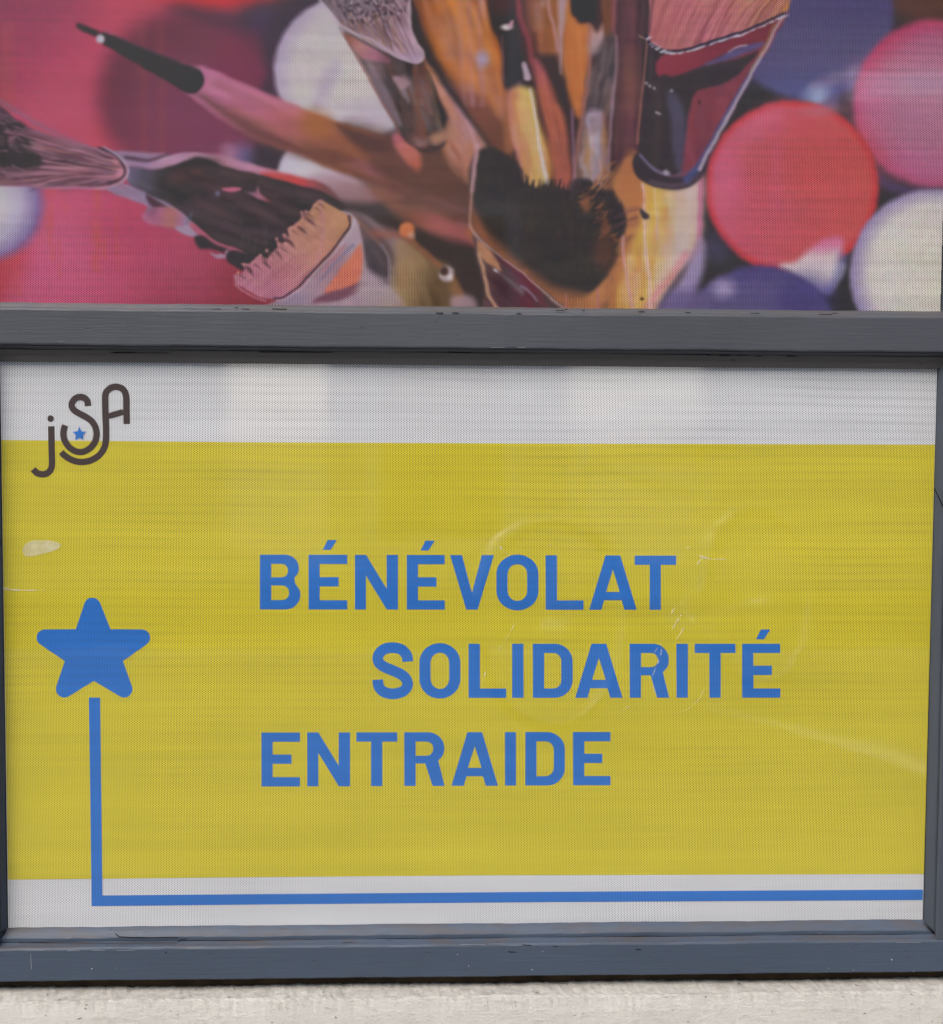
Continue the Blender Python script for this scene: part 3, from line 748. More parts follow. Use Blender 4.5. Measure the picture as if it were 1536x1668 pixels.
    cap(853, 106, 4.5, 859, 126, 5.5, (172, 150, 166), 2.5)
    circ(846, 138, 6, (96, 74, 80), 4, .8)
    line([(819, 60), (818, 110), (821, 130)], 3, 4, (120, 90, 96), 3, .6)
    # red edge and brown handle beyond
    line([(842, -60), (846, 20), (862, 70), (866, 100)], 9, 9, (140, 60, 66), 4, .9)
    poly([(852, -170), (940, -170), (930, 60), (915, 130), (880, 100), (866, 60), (856, 20)], streaky(grad(860, 30, 940, 30, (112, 64, 50), (156, 92, 48), (186, 114, 66)), 80, 9, 1.5, 18, 11, (1, .7, .5)), 7, pid=hand+2)
    streaks([(856, -165), (938, -165), (928, 60), (914, 120), (882, 96), (864, 60), (858, 20)], 1.52, [(186, 116, 62), (112, 62, 40), (170, 110, 110), (196, 124, 60), (100, 60, 44), (178, 140, 150)], 60, (25, 80), (4.4, 12.9), 4.94, (.15, .45))
    poly([(868, 95), (905, 90), (920, 130), (932, 175), (934, 215), (925, 222), (905, 180), (884, 120)], (60, 46, 42), 7, .95)
    poly([(866, 98), (884, 108), (905, 160), (922, 205), (930, 300), (905, 300), (892, 220), (876, 150)], grad(870, 100, 915, 250, (160, 78, 84), (176, 92, 66), (168, 88, 70)), 6, pid=hand+3)
    streaks([(872, 110), (884, 112), (903, 160), (920, 205), (926, 296), (908, 296), (894, 220), (880, 150)], 1.3, [(196, 110, 90), (130, 66, 54), (186, 100, 60)], 24, (20, 60), (4.4, 9.5), 3.8, (.2, .4))
    line([(893, -100), (894, 10), (902, 40), (908, 80)], 5, 4, (190, 142, 160), 3, .7)
    poly([(908, -170), (925, -170), (926, 10), (918, 60), (914, 120), (910, 60)], (176, 152, 172), 4, .75)
    poly([(926, -10), (940, 35), (960, 44), (958, 110), (945, 190), (928, 160), (918, 80)], streaky((192, 110, 52), 60, 6, 1.5, 14, 13, (1, .7, .5)), 5, pid=hand+2)
    poly([(928, -170), (972, -170), (972, 10), (968, 36), (956, 38), (940, 28), (929, 5)], (50, 42, 40), 3.5, pid=hand+4)
    poly([(962, 45), (972, 52), (984, 40), (986, 80), (972, 92), (958, 85)], grad(960, 40, 990, 90, (190, 120, 100), (170, 140, 140), (90, 70, 74)), 5)
    poly([(972, -170), (1004, -170), (1004, 30), (1000, 60), (990, 62), (982, 40)], grad(972, 0, 1008, 0, (120, 70, 50), (112, 68, 44), (150, 80, 100)), 4)
    poly([(984, 62), (1002, 60), (1003, 160), (992, 190), (956, 186), (958, 120), (975, 90)], (78, 66, 66), 6, .95)
    line([(959, 40), (960, 110), (952, 170), (944, 220), (935, 300)], 6, 7, (178, 112, 96), 3.5, .75)
    poly([(955, 186), (985, 182), (988, 230), (984, 300), (940, 320), (945, 240)], grad(945, 200, 990, 200, (140, 106, 100), (164, 146, 166), (150, 130, 146), (150, 96, 80)), 6)
    streaks([(948, 190), (988, 184), (990, 230), (984, 298), (944, 312), (946, 240)], 1.55, [(190, 180, 200), (150, 110, 90), (120, 96, 104), (196, 160, 170), (170, 120, 70)], 40, (15, 50), (3.5, 9.5), 3.42, (.25, .55))
    streaks([(984, 66), (1002, 64), (1001, 160), (990, 186), (958, 182), (960, 120), (975, 92)], 1.75, [(120, 100, 104), (56, 48, 50), (96, 84, 92), (140, 100, 90)], 30, (15, 50), (3.5, 9.5), 3.42, (.25, .5))
    streaks([(1010, -160), (1050, -160), (1048, 60), (1038, 240), (1030, 270), (1006, 250), (1008, 100)], 1.62, [(120, 70, 70), (60, 44, 46), (130, 80, 64), (100, 60, 74)], 50, (25, 90), (4.4, 11.2), 4.56, (.2, .4))
    line([(1005, 60), (1004, 110), (998, 160), (994, 230), (990, 290)], 6, 4, (166, 132, 148), 3, .75)
    line([(931, 180), (935, 250), (934, 320)], 4, 4, (170, 120, 160), 3, .6)
    poly([(1008, -170), (1052, -170), (1050, 60), (1040, 240), (1030, 280), (1000, 260), (1006, 100)], streaky(grad(1010, 60, 1048, 60, (84, 54, 56), (98, 58, 64), (70, 50, 52)), 80, 8, 1.6, 12, 17, (1, .6, .6)), 5, pid=hand+5)
    circ(1028, 132, 10, (140, 90, 66), 12, .6, ry=36)
    circ(1026, 248, 6, (128, 78, 50), 5, .7)
    # yellow piece with the pale line
    poly([(824, 152), (866, 146), (876, 190), (900, 265), (890, 330), (860, 320), (845, 280), (838, 245), (824, 245)], streaky(grad(824, 200, 896, 190, (150, 92, 60), (190, 122, 104), (200, 150, 96), (206, 176, 96), (202, 176, 92), (190, 124, 62), (160, 88, 50)), 60, 6, 1.35, 9, 19), 6, pid=hand+6)
    streaks([(828, 156), (864, 150), (874, 190), (896, 265), (888, 322), (864, 316), (848, 280), (840, 245), (828, 245)], 1.38, [(214, 190, 110), (190, 122, 90), (200, 140, 130), (216, 170, 70), (176, 106, 60)], 46, (20, 70), (3.5, 9.5), 3.8, (.2, .5))
    line([(864, 146), (872, 190), (880, 245), (892, 300)], 3, 7, (206, 190, 186), 2, .95)
    # brush whose handle leaves the fuzzy head (orange-lilac edge)
    poly([(690, 100), (702, 110), (735, 160), (770, 205), (792, 240), (796, 290), (782, 300), (770, 330), (762, 380), (745, 300), (720, 246), (735, 200), (710, 150)], streaky(grad(700, 210, 785, 190, (150, 88, 60), (184, 120, 90), (190, 142, 156), (180, 124, 104)), 60, 8, 1.1, 12, 23, (1, .7, .7)), 5)
    streaks([(700, 118), (735, 165), (768, 208), (790, 242), (792, 290), (776, 320), (764, 370), (748, 300), (726, 246), (738, 200), (714, 150)], 1.1, [(206, 160, 166), (160, 92, 60), (190, 130, 110), (204, 140, 90), (140, 80, 62)], 60, (18, 55), (3.5, 9.5), 3.8, (.2, .45))
    poly([(755, 240), (776, 236), (770, 300), (770, 350), (772, 380), (762, 360), (750, 300)], (176, 112, 84), 5, .8)
    # ---- thin liner brush running from upper left to the middle
    L = BRUSH+7
    poly([(322, 108), (400, 138), (470, 168), (540, 195), (640, 228), (740, 285), (790, 330), (790, 390), (700, 345), (620, 305), (540, 275), (480, 250), (400, 218), (306, 152)],
         streaky(grad(330, 130, 780, 340, (184, 104, 140), (186, 100, 132), (172, 92, 88), (146, 84, 50), (112, 66, 54), (104, 68, 54), (96, 66, 54)), 70, 9, .42, 10, 29, (1, .6, .6)), 4, pid=L)
    poly([(318, 150), (400, 190), (470, 222), (560, 250), (660, 300), (600, 298), (540, 272), (470, 250), (400, 220)], (100, 60, 52), 9, .8)
    line([(345, 128), (420, 158), (480, 176)], 14, 10, (200, 120, 150), 8, .5)
    streaks([(330, 118), (400, 146), (470, 176), (540, 203), (640, 236), (740, 290), (784, 334), (780, 380), (700, 338), (620, 298), (540, 268), (480, 242), (400, 210), (316, 152)], .42, [(206, 124, 150), (150, 84, 84), (160, 100, 60), (120, 70, 56), (190, 110, 120)], 70, (25, 80), (4.4, 12.9), 5.7, (.12, .35))
    circ(515, 203, 26, (166, 100, 46), 12, .8, rot=.35, ry=22)
    poly([(550, 205), (590, 214), (640, 238), (610, 250), (575, 235)], (76, 52, 48), 7, .8)
    poly([(610, 250), (700, 246), (760, 290), (780, 330), (700, 320), (620, 290)], (98, 64, 50), 14, .8)
    poly([(652, 212), (668, 222), (684, 250), (686, 272), (676, 276), (656, 258), (640, 225)], grad(650, 215, 680, 275, (190, 98, 110), (200, 110, 96), (180, 92, 66)), 5, .9)
    poly([(516, 285), (560, 292), (620, 306), (655, 320), (600, 330), (545, 322), (500, 300)], grad(510, 300, 650, 315, (176, 140, 152), (168, 124, 130), (150, 90, 84)), 8, .85)
    poly([(600, 300), (660, 328), (720, 352), (770, 380), (778, 400), (700, 378), (640, 345)], grad(600, 310, 780, 390, (134, 84, 62), (130, 80, 60), (176, 96, 90), (158, 84, 84)), 8, .9)
    cap(168, 62, 9.5, 312, 131, 21, (52, 42, 42), 2.2, pid=L)
    cap(130, 43, 5, 156, 55, 5.5, (52, 38, 44), 3.2, pid=L)
    line([(170, 50), (240, 82), (322, 112)], 3, 3, (92, 66, 84), 2.5, .55)
    circ(163, 64, 7, (190, 184, 196), 2.8)
    # ---- left brush: dark ferrule lying across
    F = BRUSH+8
    poly([(155, 248), (200, 246), (255, 250), (300, 252), (345, 250), (400, 264), (480, 286), (530, 300), (545, 330), (400, 280), (300, 282), (205, 270)], grad(160, 250, 540, 300, (130, 116, 150), (150, 120, 150), (186, 140, 168), (178, 120, 140), (190, 130, 160), (192, 72, 72), (120, 70, 70)), 3, .95, pid=F)
    line([(205, 256), (240, 262), (262, 256), (275, 250)], 6, 3, (70, 46, 58), 3, .85)
    line([(262, 262), (300, 250), (340, 256)], 4, 4, (190, 150, 176), 2.5, .8)
    poly([(425, 282), (452, 284), (490, 294), (500, 302), (450, 298)], (196, 66, 62), 3, .85)
    poly([(208, 272), (250, 276), (285, 268), (300, 262), (322, 256), (345, 262), (372, 272), (420, 284), (500, 305), (545, 322), (560, 345), (500, 380), (440, 420), (405, 438), (372, 420), (345, 396), (318, 372), (280, 340), (240, 318), (210, 300)],
         streaky(grad(205, 290, 300, 300, (112, 96, 124), (84, 76, 88), (62, 54, 52), (60, 50, 48)), 60, 7, .35, 6, 37), 2.5, pid=F)
    for c in ((300, 285, 22, 8), (328, 275, 16, 8), (290, 292, 14, 5), (360, 285, 24, 6), (392, 290, 20, 5)):
        circ(c[0], c[1], c[2], (92, 56, 56), 6, .55, ry=c[3], rot=-.2)
    circ(335, 264, 20, (50, 42, 40), 6, .8, ry=8)
    streaks([(262, 300), (300, 268), (345, 266), (420, 290), (500, 312), (540, 335), (490, 372), (430, 412), (372, 410), (320, 362), (280, 330)], .38, [(84, 66, 68), (44, 38, 38), (96, 64, 66), (70, 58, 60)], 80, (25, 80), (4.4, 14.6), 4.94, (.2, .45))
    poly([(362, 309), (378, 305), (394, 308), (386, 312), (372, 312)], (192, 96, 124), 1.8)
    circ(355, 315, 4, (110, 100, 128), 3)
    poly([(398, 312), (416, 312), (420, 304), (424, 315), (440, 328), (430, 328), (412, 320)], grad(400, 312, 440, 328, (92, 70, 84), (160, 100, 120), (120, 60, 64)), 2)
    for k in range(9):
        a = rng.uniform(0, 1); x = 395+rng.uniform(-10, 45); y = 352+rng.uniform(-5, 40)
        line([(x, y), (x+rng.uniform(-6, 4), y+rng.uniform(10, 28))], 1, .6, (98, 84, 84), .9, .5)
    line([(260, 325), (320, 352), (380, 372), (420, 380), (470, 385)], 6, 9, (86, 66, 72), 6, .55)
    # pale cast edge below the ferrule
    poly([(160, 300), (185, 300), (225, 315), (245, 330), (238, 345), (268, 352), (300, 366), (322, 384), (330, 382), (316, 365), (300, 350), (270, 330), (235, 314), (200, 300)], (150, 128, 156), 2.2)
    poly([(165, 303), (205, 306), (240, 318), (250, 338), (225, 330), (190, 318)], (142, 126, 156), 3, .9)
    poly([(238, 316), (262, 330), (282, 345), (262, 342), (244, 334)], (74, 44, 50), 3, .9)
    poly([(232, 350), (255, 338), (285, 340), (300, 356), (288, 372), (262, 368), (240, 364)], grad(235, 350, 300, 360, (176, 100, 136), (170, 96, 124), (172, 104, 100), (166, 110, 146)), 3)
    circ(247, 345, 8, (110, 66, 88), 5, .6)
    line([(300, 364), (306, 360), (312, 348)], 3, 3, (92, 84, 116), 1.8, .8)
    poly([(284, 372), (308, 366), (326, 378), (322, 386), (305, 384)], (160, 140, 166), 2.5, .95)
    poly([(306, 362), (325, 370), (350, 392), (385, 404), (402, 414), (370, 408), (340, 396), (318, 378)], (176, 86, 108), 1.8, .95)
    poly([(316, 388), (330, 384), (350, 398), (372, 406), (364, 410), (345, 406), (325, 404)], (58, 50, 50), 3)
    poly([(342, 412), (355, 415), (370, 407), (374, 412), (368, 420), (352, 420)], (160, 130, 152), 1.8)
    poly([(358, 412), (366, 409), (366, 415)], (120, 50, 60), 1.5)
    poly([(374, 408), (405, 412), (430, 418), (410, 436), (392, 440), (370, 424)], (58, 50, 50), 2)
    # hair of the left brush
    H = BRUSH+8
    hair = [(-70, 140), (0, 172), (40, 205), (90, 222), (140, 238), (180, 248), (203, 266), (208, 284), (196, 300), (170, 306), (120, 304), (70, 305), (30, 304), (-20, 300), (-70, 290)]
    poly(hair, streaky(grad(0, 250, 205, 280, (96, 66, 78), (120, 78, 94), (150, 92, 108), (180, 112, 130)), 40, 3.2, .18, 26, 41, (1, .75, .85)), 2.5, pid=H)
    for k in range(190):
        t = rng.rand(); y1 = 250+t*50; x1 = 200-18*abs(t-.5)*2-rng.uniform(0, 60)
        y0 = 178+t*125+rng.uniform(-8, 8); x0 = rng.uniform(-60, 80)
        if y0 > 302: y0 = 302
        f = (x1-x0)/(200-(-20.)); ys = y1+(y0-y1)*min(1, f)
        c = [(178, 120, 142), (92, 54, 66), (60, 46, 52), (150, 96, 112), (186, 120, 96)][rng.choice(5, p=[.3, .25, .15, .22, .08])]
        line([(x0, ys+3), ((x0+x1)/2, (ys+y1)/2+rng.uniform(-2, 2)), (x1, y1)], 1.1, 1.6, c, .9, .65)
    for k in range(160):
        t = rng.rand(); x1 = 195-rng.uniform(0, 120); y1 = 252+t*46; x0 = x1-rng.uniform(25, 70); y0 = y1+(t-.62)*38*(x1-x0)/60
        line([(x0, y0+rng.uniform(-2, 2)), ((x0+x1)/2, (y0+y1)/2+rng.uniform(-1, 1)), (x1, y1)], 1.6, 1, [(70, 46, 56), (196, 144, 160), (100, 62, 76), (170, 110, 130), (54, 40, 46)][rng.randint(5)], .8, .6)
    line([(0, 165), (50, 195), (110, 226), (160, 244), (185, 250)], 6, 3, (120, 96, 124), 4, .6)
    for c in ((22, 205, 22, 9), (38, 232, 16, 9), (20, 252, 34, 18), (52, 262, 16, 14), (-25, 232, 40, 40), (16, 268, 30, 8)):
        circ(c[0], c[1], c[2], (56, 48, 46), 4, .92, ry=c[3], rot=.2)
    for k in range(60):
        x = rng.uniform(0, 62); y = rng.choice([rng.uniform(196, 246), rng.uniform(268, 296)])
        line([(x, y), (x+rng.uniform(4, 12), y+rng.uniform(-1, 5))], 2, 1, (140, 98, 116), 1.1, .7)
    line([(162, 241), (185, 251), (199, 266), (203, 280), (196, 292), (176, 301)], 3.5, 3, (52, 40, 50), 1.6, .9)
    line([(170, 240), (192, 254), (206, 270), (208, 284), (199, 298), (178, 306)], 2.6, 2.6, (166, 148, 172), 1.4, .95)
    line([(60, 306), (120, 306), (175, 307)], 3, 4, (180, 136, 160), 2, .7)
    # ---- top centre fuzzy grey brush
    T = BRUSH+9
    poly([(560, 55), (582, 60), (640, 88), (686, 102), (694, 110), (712, 150), (728, 205), (726, 235), (700, 242), (672, 236), (650, 214), (620, 160), (590, 105)],
         streaky(grad(600, 150, 720, 170, (104, 84, 86), (70, 56, 54), (62, 52, 50), (110, 70, 58), (60, 50, 48)), 70, 7, 1.25, 14, 47, (1, .8, .8)), 3, pid=T)
    streaks([(584, 70), (640, 92), (686, 106), (710, 152), (725, 205), (722, 232), (700, 238), (674, 232), (652, 210), (622, 156)], 1.2, [(110, 90, 96), (44, 38, 38), (130, 84, 66), (84, 66, 62), (150, 130, 140)], 70, (18, 60), (3.5, 11.2), 3.42, (.2, .5))
    poly([(560, 55), (585, 66), (628, 90), (634, 104), (605, 98), (585, 90)], grad(565, 60, 630, 100, (140, 82, 66), (176, 116, 110), (170, 104, 122), (120, 76, 88)), 3)
    poly([(598, 98), (618, 118), (640, 170), (655, 205), (640, 196), (615, 150)], (134, 114, 128), 4, .6)
    poly([(640, 125), (662, 128), (668, 138), (654, 146), (646, 138)], (170, 130, 140), 3, .8)
    line([(676, 110), (680, 160), (688, 210), (692, 236)], 8, 10, (118, 72, 58), 4, .85)
    line([(697, 118), (708, 160), (716, 205)], 5, 5, (104, 92, 66), 4, .6)
    poly([(700, 222), (722, 212), (730, 196), (742, 214), (728, 232), (706, 236)], (178, 122, 96), 5, .9)
    circ(686, 232, 12, (150, 120, 128), 5, .6, ry=6)
    line([(650, 214), (672, 238), (700, 246), (724, 236)], 4, 4, (60, 48, 48), 3, .8)
    line([(556, 52), (590, 108), (620, 162), (652, 216)], 3, 3, (140, 88, 80), 2, .8)
    fz = [(498, -170), (690, -170), (668, 0), (668, 30), (672, 58), (686, 80), (689, 96), (682, 103), (668, 102), (640, 92), (600, 66), (570, 52), (548, 30), (520, -4), (505, -20)]
    poly(fz, streaky(grad(600, 0, 680, 100, (116, 96, 106), (140, 110, 118), (172, 138, 156), (186, 156, 180)), 26, 3.2, .95, 26, 43, (1, .85, .95)), 1.8, pid=T)
    for k in range(1100):
        y = rng.uniform(-160, 46); xl = 540 if y < 12 else 552+(y-12)*.3; x = rng.uniform(xl+ (8 if y > 0 else -20), 650 if y > 20 else 664)
        a = rng.uniform(-.6, 2.2); l = rng.uniform(2.5, 6)
        line([(x, y), (x+l*math.cos(a), y+l*math.sin(a))], 1.9, 1.3, (50, 36, 44) if rng.rand() < .66 else (178, 156, 172), .9, .85)
    for k in range(110):
        t = rng.rand(); x1 = 575+t*105; y1 = 55+t*42; x0 = 548+t*100; y0 = rng.uniform(20, 50)
        line([(x0+rng.uniform(-4, 4), y0), (x1-rng.uniform(0, 20), y1-rng.uniform(2, 14))], 1.4, 1, [(184, 150, 166), (120, 84, 90), (170, 120, 84), (70, 52, 60)][rng.randint(4)], .9, .6)
    line([(518, -4), (548, 34), (575, 52), (608, 66), (645, 92), (668, 101), (682, 102), (689, 94)], 3.4, 3.4, (184, 162, 180), 1.4, .7)
    line([(668, -60), (667, 10), (670, 50), (678, 68), (688, 84), (690, 94)], 4, 4, (192, 170, 184), 2, .8)
    line([(552, 46), (600, 72), (640, 96)], 2, 2, (70, 56, 66), 1.6, .6)
    # ---- black round brush in the middle and its orange rim
    B = BRUSH+10
    poly([(762, 380), (800, 400), (850, 440), (900, 480), (940, 510), (1010, 520), (1030, 470), (1030, 400), (1020, 340), (1000, 300), (1040, 262), (1048, 290), (1040, 400), (1050, 520), (880, 520)], (178, 110, 62), 6)
    poly([(1000, 300), (1030, 250), (1045, 270), (1060, 310), (1060, 360), (1030, 420), (1010, 470), (985, 500), (975, 520), (905, 520), (900, 480), (1000, 430)], streaky((184, 118, 72), 60, 8, 1.5, 12, 53, (1, .8, .5)), 7)
    poly([(764, 300), (772, 252), (800, 240), (838, 262), (850, 290), (870, 304), (900, 302), (940, 316), (948, 296), (968, 300), (990, 312), (1014, 342), (1018, 368), (1006, 396), (1004, 420), (986, 452), (962, 476), (930, 484), (890, 470), (850, 436), (800, 388), (778, 350)],
         streaky((60, 52, 46), 60, 14, 0, 5, 59), 4, pid=B)
    poly([(772, 350), (800, 385), (850, 430), (900, 466), (950, 480), (920, 500), (870, 470), (810, 415), (776, 385)], (150, 92, 58), 9, .85)
    for k in range(90):                      # ragged top edge
        x = rng.uniform(778, 1015)
        yb = np.interp(x, [778, 800, 835, 850, 875, 905, 940, 950, 975, 1000, 1015], [262, 250, 262, 290, 302, 300, 318, 296, 300, 318, 345])
        line([(x, yb+10), (x+rng.uniform(-3, 6), yb-rng.uniform(0, 12))], 5, 1, (58, 50, 46), 1.3, .9)
    for k in range(46):
        x = rng.uniform(940, 1015); y = np.interp(x, [940, 1015], [300, 420])+rng.uniform(-20, 30)
        l = rng.uniform(8, 22); a = rng.uniform(-1.1, -.3)
        line([(x, y), (x+l*.5*math.cos(a), y+l*.5*math.sin(a)+2), (x+l*math.cos(a), y+l*math.sin(a))], 2.2, .8, [(150, 88, 58), (120, 68, 48), (176, 110, 70)][rng.randint(3)], 1.1, .75)
    for k in range(14):
        x = 960+rng.uniform(0, 30); y = 290+rng.uniform(0, 25)
        line([(x, y), (x+14, y-14), (x+32, y-26-rng.uniform(0, 12))], 2, 1, (186, 120, 72), 1.1, .75)
    circ(955, 332, 7, (140, 84, 56), 4, .8, ry=12); circ(985, 372, 6, (136, 78, 52), 4, .7, ry=14)
    for c in ((945, 302, 16, 12), (1005, 352, 14, 22), (1010, 370, 9, 14), (985, 318, 16, 8)):
        circ(c[0], c[1], c[2], (56, 48, 48), 4, .85, ry=c[3])
    circ(985, 410, 16, (112, 66, 46), 10, .6, ry=26)
    for k in range(20):
        x = 1000+rng.uniform(0, 22); y = rng.uniform(330, 400)
        line([(x, y+12), (x+16, y+2), (x+rng.uniform(20, 44), y-4)], 1.2, .8, (112, 70, 66), .9, .55)
    # ferrule below it
    W = BRUSH+10
    poly([(770, 376), (800, 404), (850, 442), (905, 488), (925, 520), (795, 520), (790, 470), (776, 420)], streaky(grad(780, 460, 900, 470, (104, 80, 80), (78, 52, 56), (96, 46, 54), (84, 62, 60)), 50, 6, .7, 12, 61), 2.5, pid=W)
    poly([(778, 392), (800, 410), (818, 440), (806, 436), (790, 425), (780, 414)], (186, 132, 96), 2, .95)
    line([(780, 415), (790, 450), (796, 480), (812, 508)], 5, 6, (196, 150, 116), 2, .9)
    line([(808, 440), (836, 462), (850, 475)], 3, 8, (116, 104, 110), 3, .7)
    line([(820, 424), (845, 446), (870, 470), (890, 500)], 7, 5, (110, 44, 54), 3.5, .7)
    line([(848, 466), (862, 474), (874, 490)], 3, 2, (150, 140, 168), 1.5, .8)
    circ(808, 441, 4, (200, 188, 192), 1.6, ry=2, rot=.5)
    line([(764, 366), (776, 384), (800, 406), (850, 444), (905, 492), (920, 504)], 2.2, 3, (196, 164, 150), 1.6, .8)
    line([(776, 250), (770, 300), (766, 345), (768, 372), (776, 384)], 5, 3, (190, 138, 120), 2.5, .75)
    line([(776, 236), (772, 280), (770, 310)], 7, 5, (196, 150, 170), 4, .7)
    # ---- yellow glow right of it
    poly([(1048, 282), (1075, 300), (1110, 306), (1140, 285), (1142, 330), (1140, 385), (1125, 420), (1100, 450), (1080, 480), (1060, 520), (985, 520), (1000, 470), (1018, 420), (1034, 380), (1050, 340)],
         streaky(grad(1004, 390, 1142, 400, (180, 112, 64), (200, 140, 74), (210, 164, 74), (212, 176, 84), (206, 178, 130), (204, 186, 174), (202, 182, 180), (200, 140, 160)), 60, 7, 1.5, 9, 67), 6, pid=B)
    streaks([(1048, 300), (1075, 306), (1110, 310), (1136, 300), (1138, 385), (1120, 420), (1098, 450), (1078, 480), (1062, 516), (990, 516), (1004, 470), (1022, 420), (1036, 380), (1050, 340)], 1.62, [(220, 186, 90), (196, 128, 70), (212, 160, 150), (206, 184, 170), (214, 170, 60), (190, 116, 80)], 110, (20, 80), (3.5, 11.2), 4.18, (.18, .45))
    poly([(1110, 300), (1142, 285), (1141, 380), (1110, 430), (1085, 470), (1062, 500), (1068, 450), (1090, 390)], (202, 182, 176), 11, .7)
    line([(1142, 282), (1141, 340), (1138, 386)], 7, 7, (196, 104, 136), 4, .85)
    poly([(1138, 388), (1148, 400), (1146, 440), (1136, 470), (1120, 510), (1075, 520), (1085, 490), (1105, 460), (1120, 430)], grad(1090, 440, 1150, 480, (176, 130, 156), (156, 138, 176), (110, 96, 140)), 7, .95)
    poly([(1085, 480), (1120, 470), (1150, 480), (1150, 520), (1070, 520)], (104, 88, 134), 10, .8)
    line([(1118, 414), (1095, 450), (1070, 478), (1050, 510)], 10, 14, (208, 120, 130), 6, .7)
    line([(1046, 300), (1050, 340), (1050, 380), (1052, 410), (1057, 450), (1060, 510)], 5, 6, (214, 176, 170), 2.2, .85)
    line([(1066, 305), (1070, 350), (1070, 390)], 3, 4, (212, 184, 160), 2, .75)
    line([(1014, 385), (1016, 420), (1022, 460), (1032, 510)], 4, 4, (208, 146, 156), 2, .8)
    line([(973, 470), (974, 515)], 3, 3, (190, 110, 130), 2, .7); line([(922, 480), (921, 515)], 3, 3, (186, 112, 110), 2, .7)
    cap(1046, 344, 3.5, 1052, 352, 5.5, (66, 56, 60), 2.2)
    circ(1046, 487, 3, (50, 30, 26), 1.2, ry=2)
    poly([(1022, 258), (1032, 270), (1040, 300), (1048, 330), (1020, 330), (1008, 300)], (182, 112, 66), 5, .85)
    # ---- fan brush lower left of centre
    N = BRUSH+11
    poly([(560, 350), (590, 352), (625, 372), (660, 384), (700, 420), (735, 440), (730, 520), (440, 520), (470, 480), (540, 420)], streaky(grad(580, 400, 720, 440, (168, 140, 150), (130, 110, 112), (150, 120, 84), (112, 88, 62)), 60, 10, 1.3, 14, 71, (1, .9, .8)), 7)
    poly([(560, 345), (585, 350), (612, 372), (636, 400), (640, 430), (600, 400), (570, 380)], (86, 66, 62), 6, .8)
    line([(610, 380), (625, 382), (660, 384), (668, 392)], 14, 8, (150, 84, 68), 6, .7)
    line([(575, 352), (598, 374), (614, 394), (628, 430)], 5, 3, (134, 92, 70), 2.5, .7)
    poly([(592, 392), (606, 392), (626, 410), (636, 440), (626, 466), (606, 450), (594, 420)], streaky((80, 66, 68), 30, 5, 1.1, 12, 73), 4)
    line([(622, 398), (634, 424), (633, 455)], 4, 4, (150, 134, 144), 2.5, .7)
    line([(652, 400), (656, 440), (640, 500)], 14, 16, (170, 132, 86), 8, .55)
    poly([(574, 356), (590, 390), (586, 440), (588, 460), (560, 482), (500, 496), (430, 500), (470, 484), (530, 430)], grad(480, 490, 590, 400, (150, 130, 150), (166, 130, 144), (160, 120, 130), (172, 150, 160)), 2.5, pid=N)
    poly([(588, 398), (588, 455), (562, 470), (530, 476), (552, 442), (572, 418)], (214, 112, 84), 2.5, .92)
    line([(575, 398), (550, 425), (520, 458)], 5, 3, (120, 112, 146), 2.2, .8); line([(562, 400), (540, 422), (528, 440)], 4, 2, (180, 110, 120), 2, .7)
    poly([(530, 478), (560, 470), (588, 458), (596, 466), (560, 488), (510, 492)], (110, 60, 76), 3, .8)
    poly([(588, 452), (600, 440), (640, 470), (650, 500), (560, 500), (575, 482)], (176, 150, 160), 6, .8)
    fan = [(384, 462), (381, 448), (392, 447), (398, 440), (398, 432), (410, 428), (416, 420), (424, 416), (436, 420), (446, 410), (452, 404), (450, 392), (462, 396), (470, 386), (468, 372), (480, 368), (490, 356), (500, 350), (508, 338), (516, 328), (524, 326), (545, 337), (565, 348), (573, 356), (570, 372), (552, 398), (528, 428), (500, 460), (474, 480), (450, 488), (425, 484), (405, 474)]
    poly(fan, streaky(grad(420, 470, 545, 350, (182, 112, 132), (184, 116, 124), (186, 126, 104), (182, 128, 92)), 30, 3, -.7, 12, 79), 1.4, pid=N)
    line([(522, 326), (526, 380), (516, 430), (505, 450)], 4, 3, (196, 130, 160), 3, .5)
    for (x, y) in ((388, 444), (398, 431), (412, 427), (424, 415), (436, 408), (450, 390), (455, 400), (466, 387), (474, 372), (484, 366), (494, 352), (500, 346), (512, 334), (518, 328), (462, 384), (492, 347)):
        line([(x+12, y+11), (x+6, y+6), (x+2, y+4)], 1.2, 2.6, (76, 50, 52), 1.2, .75)
        circ(x+rng.uniform(-1, 1), y+rng.uniform(-1, 1), rng.uniform(2, 3.6), (196, 130, 124), 1.2, .9, ry=rng.uniform(1.8, 3))
    for (x, y) in ((405, 440), (432, 428), (452, 412), (470, 395), (492, 374), (505, 360)):
        poly([(x-5, y-3), (x+2, y-2), (x+9, y+9), (x+1, y+4)], (84, 54, 56), 1.6, .8)
    line([(382, 462), (392, 472), (410, 482), (432, 490)], 3, 3, (190, 120, 144), 1.4, .8)
    line([(560, 344), (573, 350), (577, 360), (570, 380), (548, 408), (520, 438), (490, 470), (466, 486), (450, 491)], 2.6, 2.2, (186, 170, 188), 1.4, .8)
    line([(568, 352), (569, 368), (555, 390), (530, 420), (505, 448), (482, 470), (462, 483), (446, 487)], 3, 2.4, (40, 32, 52), 1.1, .95)
    # ---- little orange dotting tools
    line([(668, 390), (690, 410), (715, 432), (724, 442)], 7, 8, (150, 94, 64), 3.5, .85)
    circ(663, 374, 12, (200, 116, 72), 3, pid=BRUSH+12, ry=13); circ(670, 384, 5, (196, 150, 130), 3, .8)
    line([(735, 452), (748, 480)], 12, 18, (150, 104, 66), 4, .7)
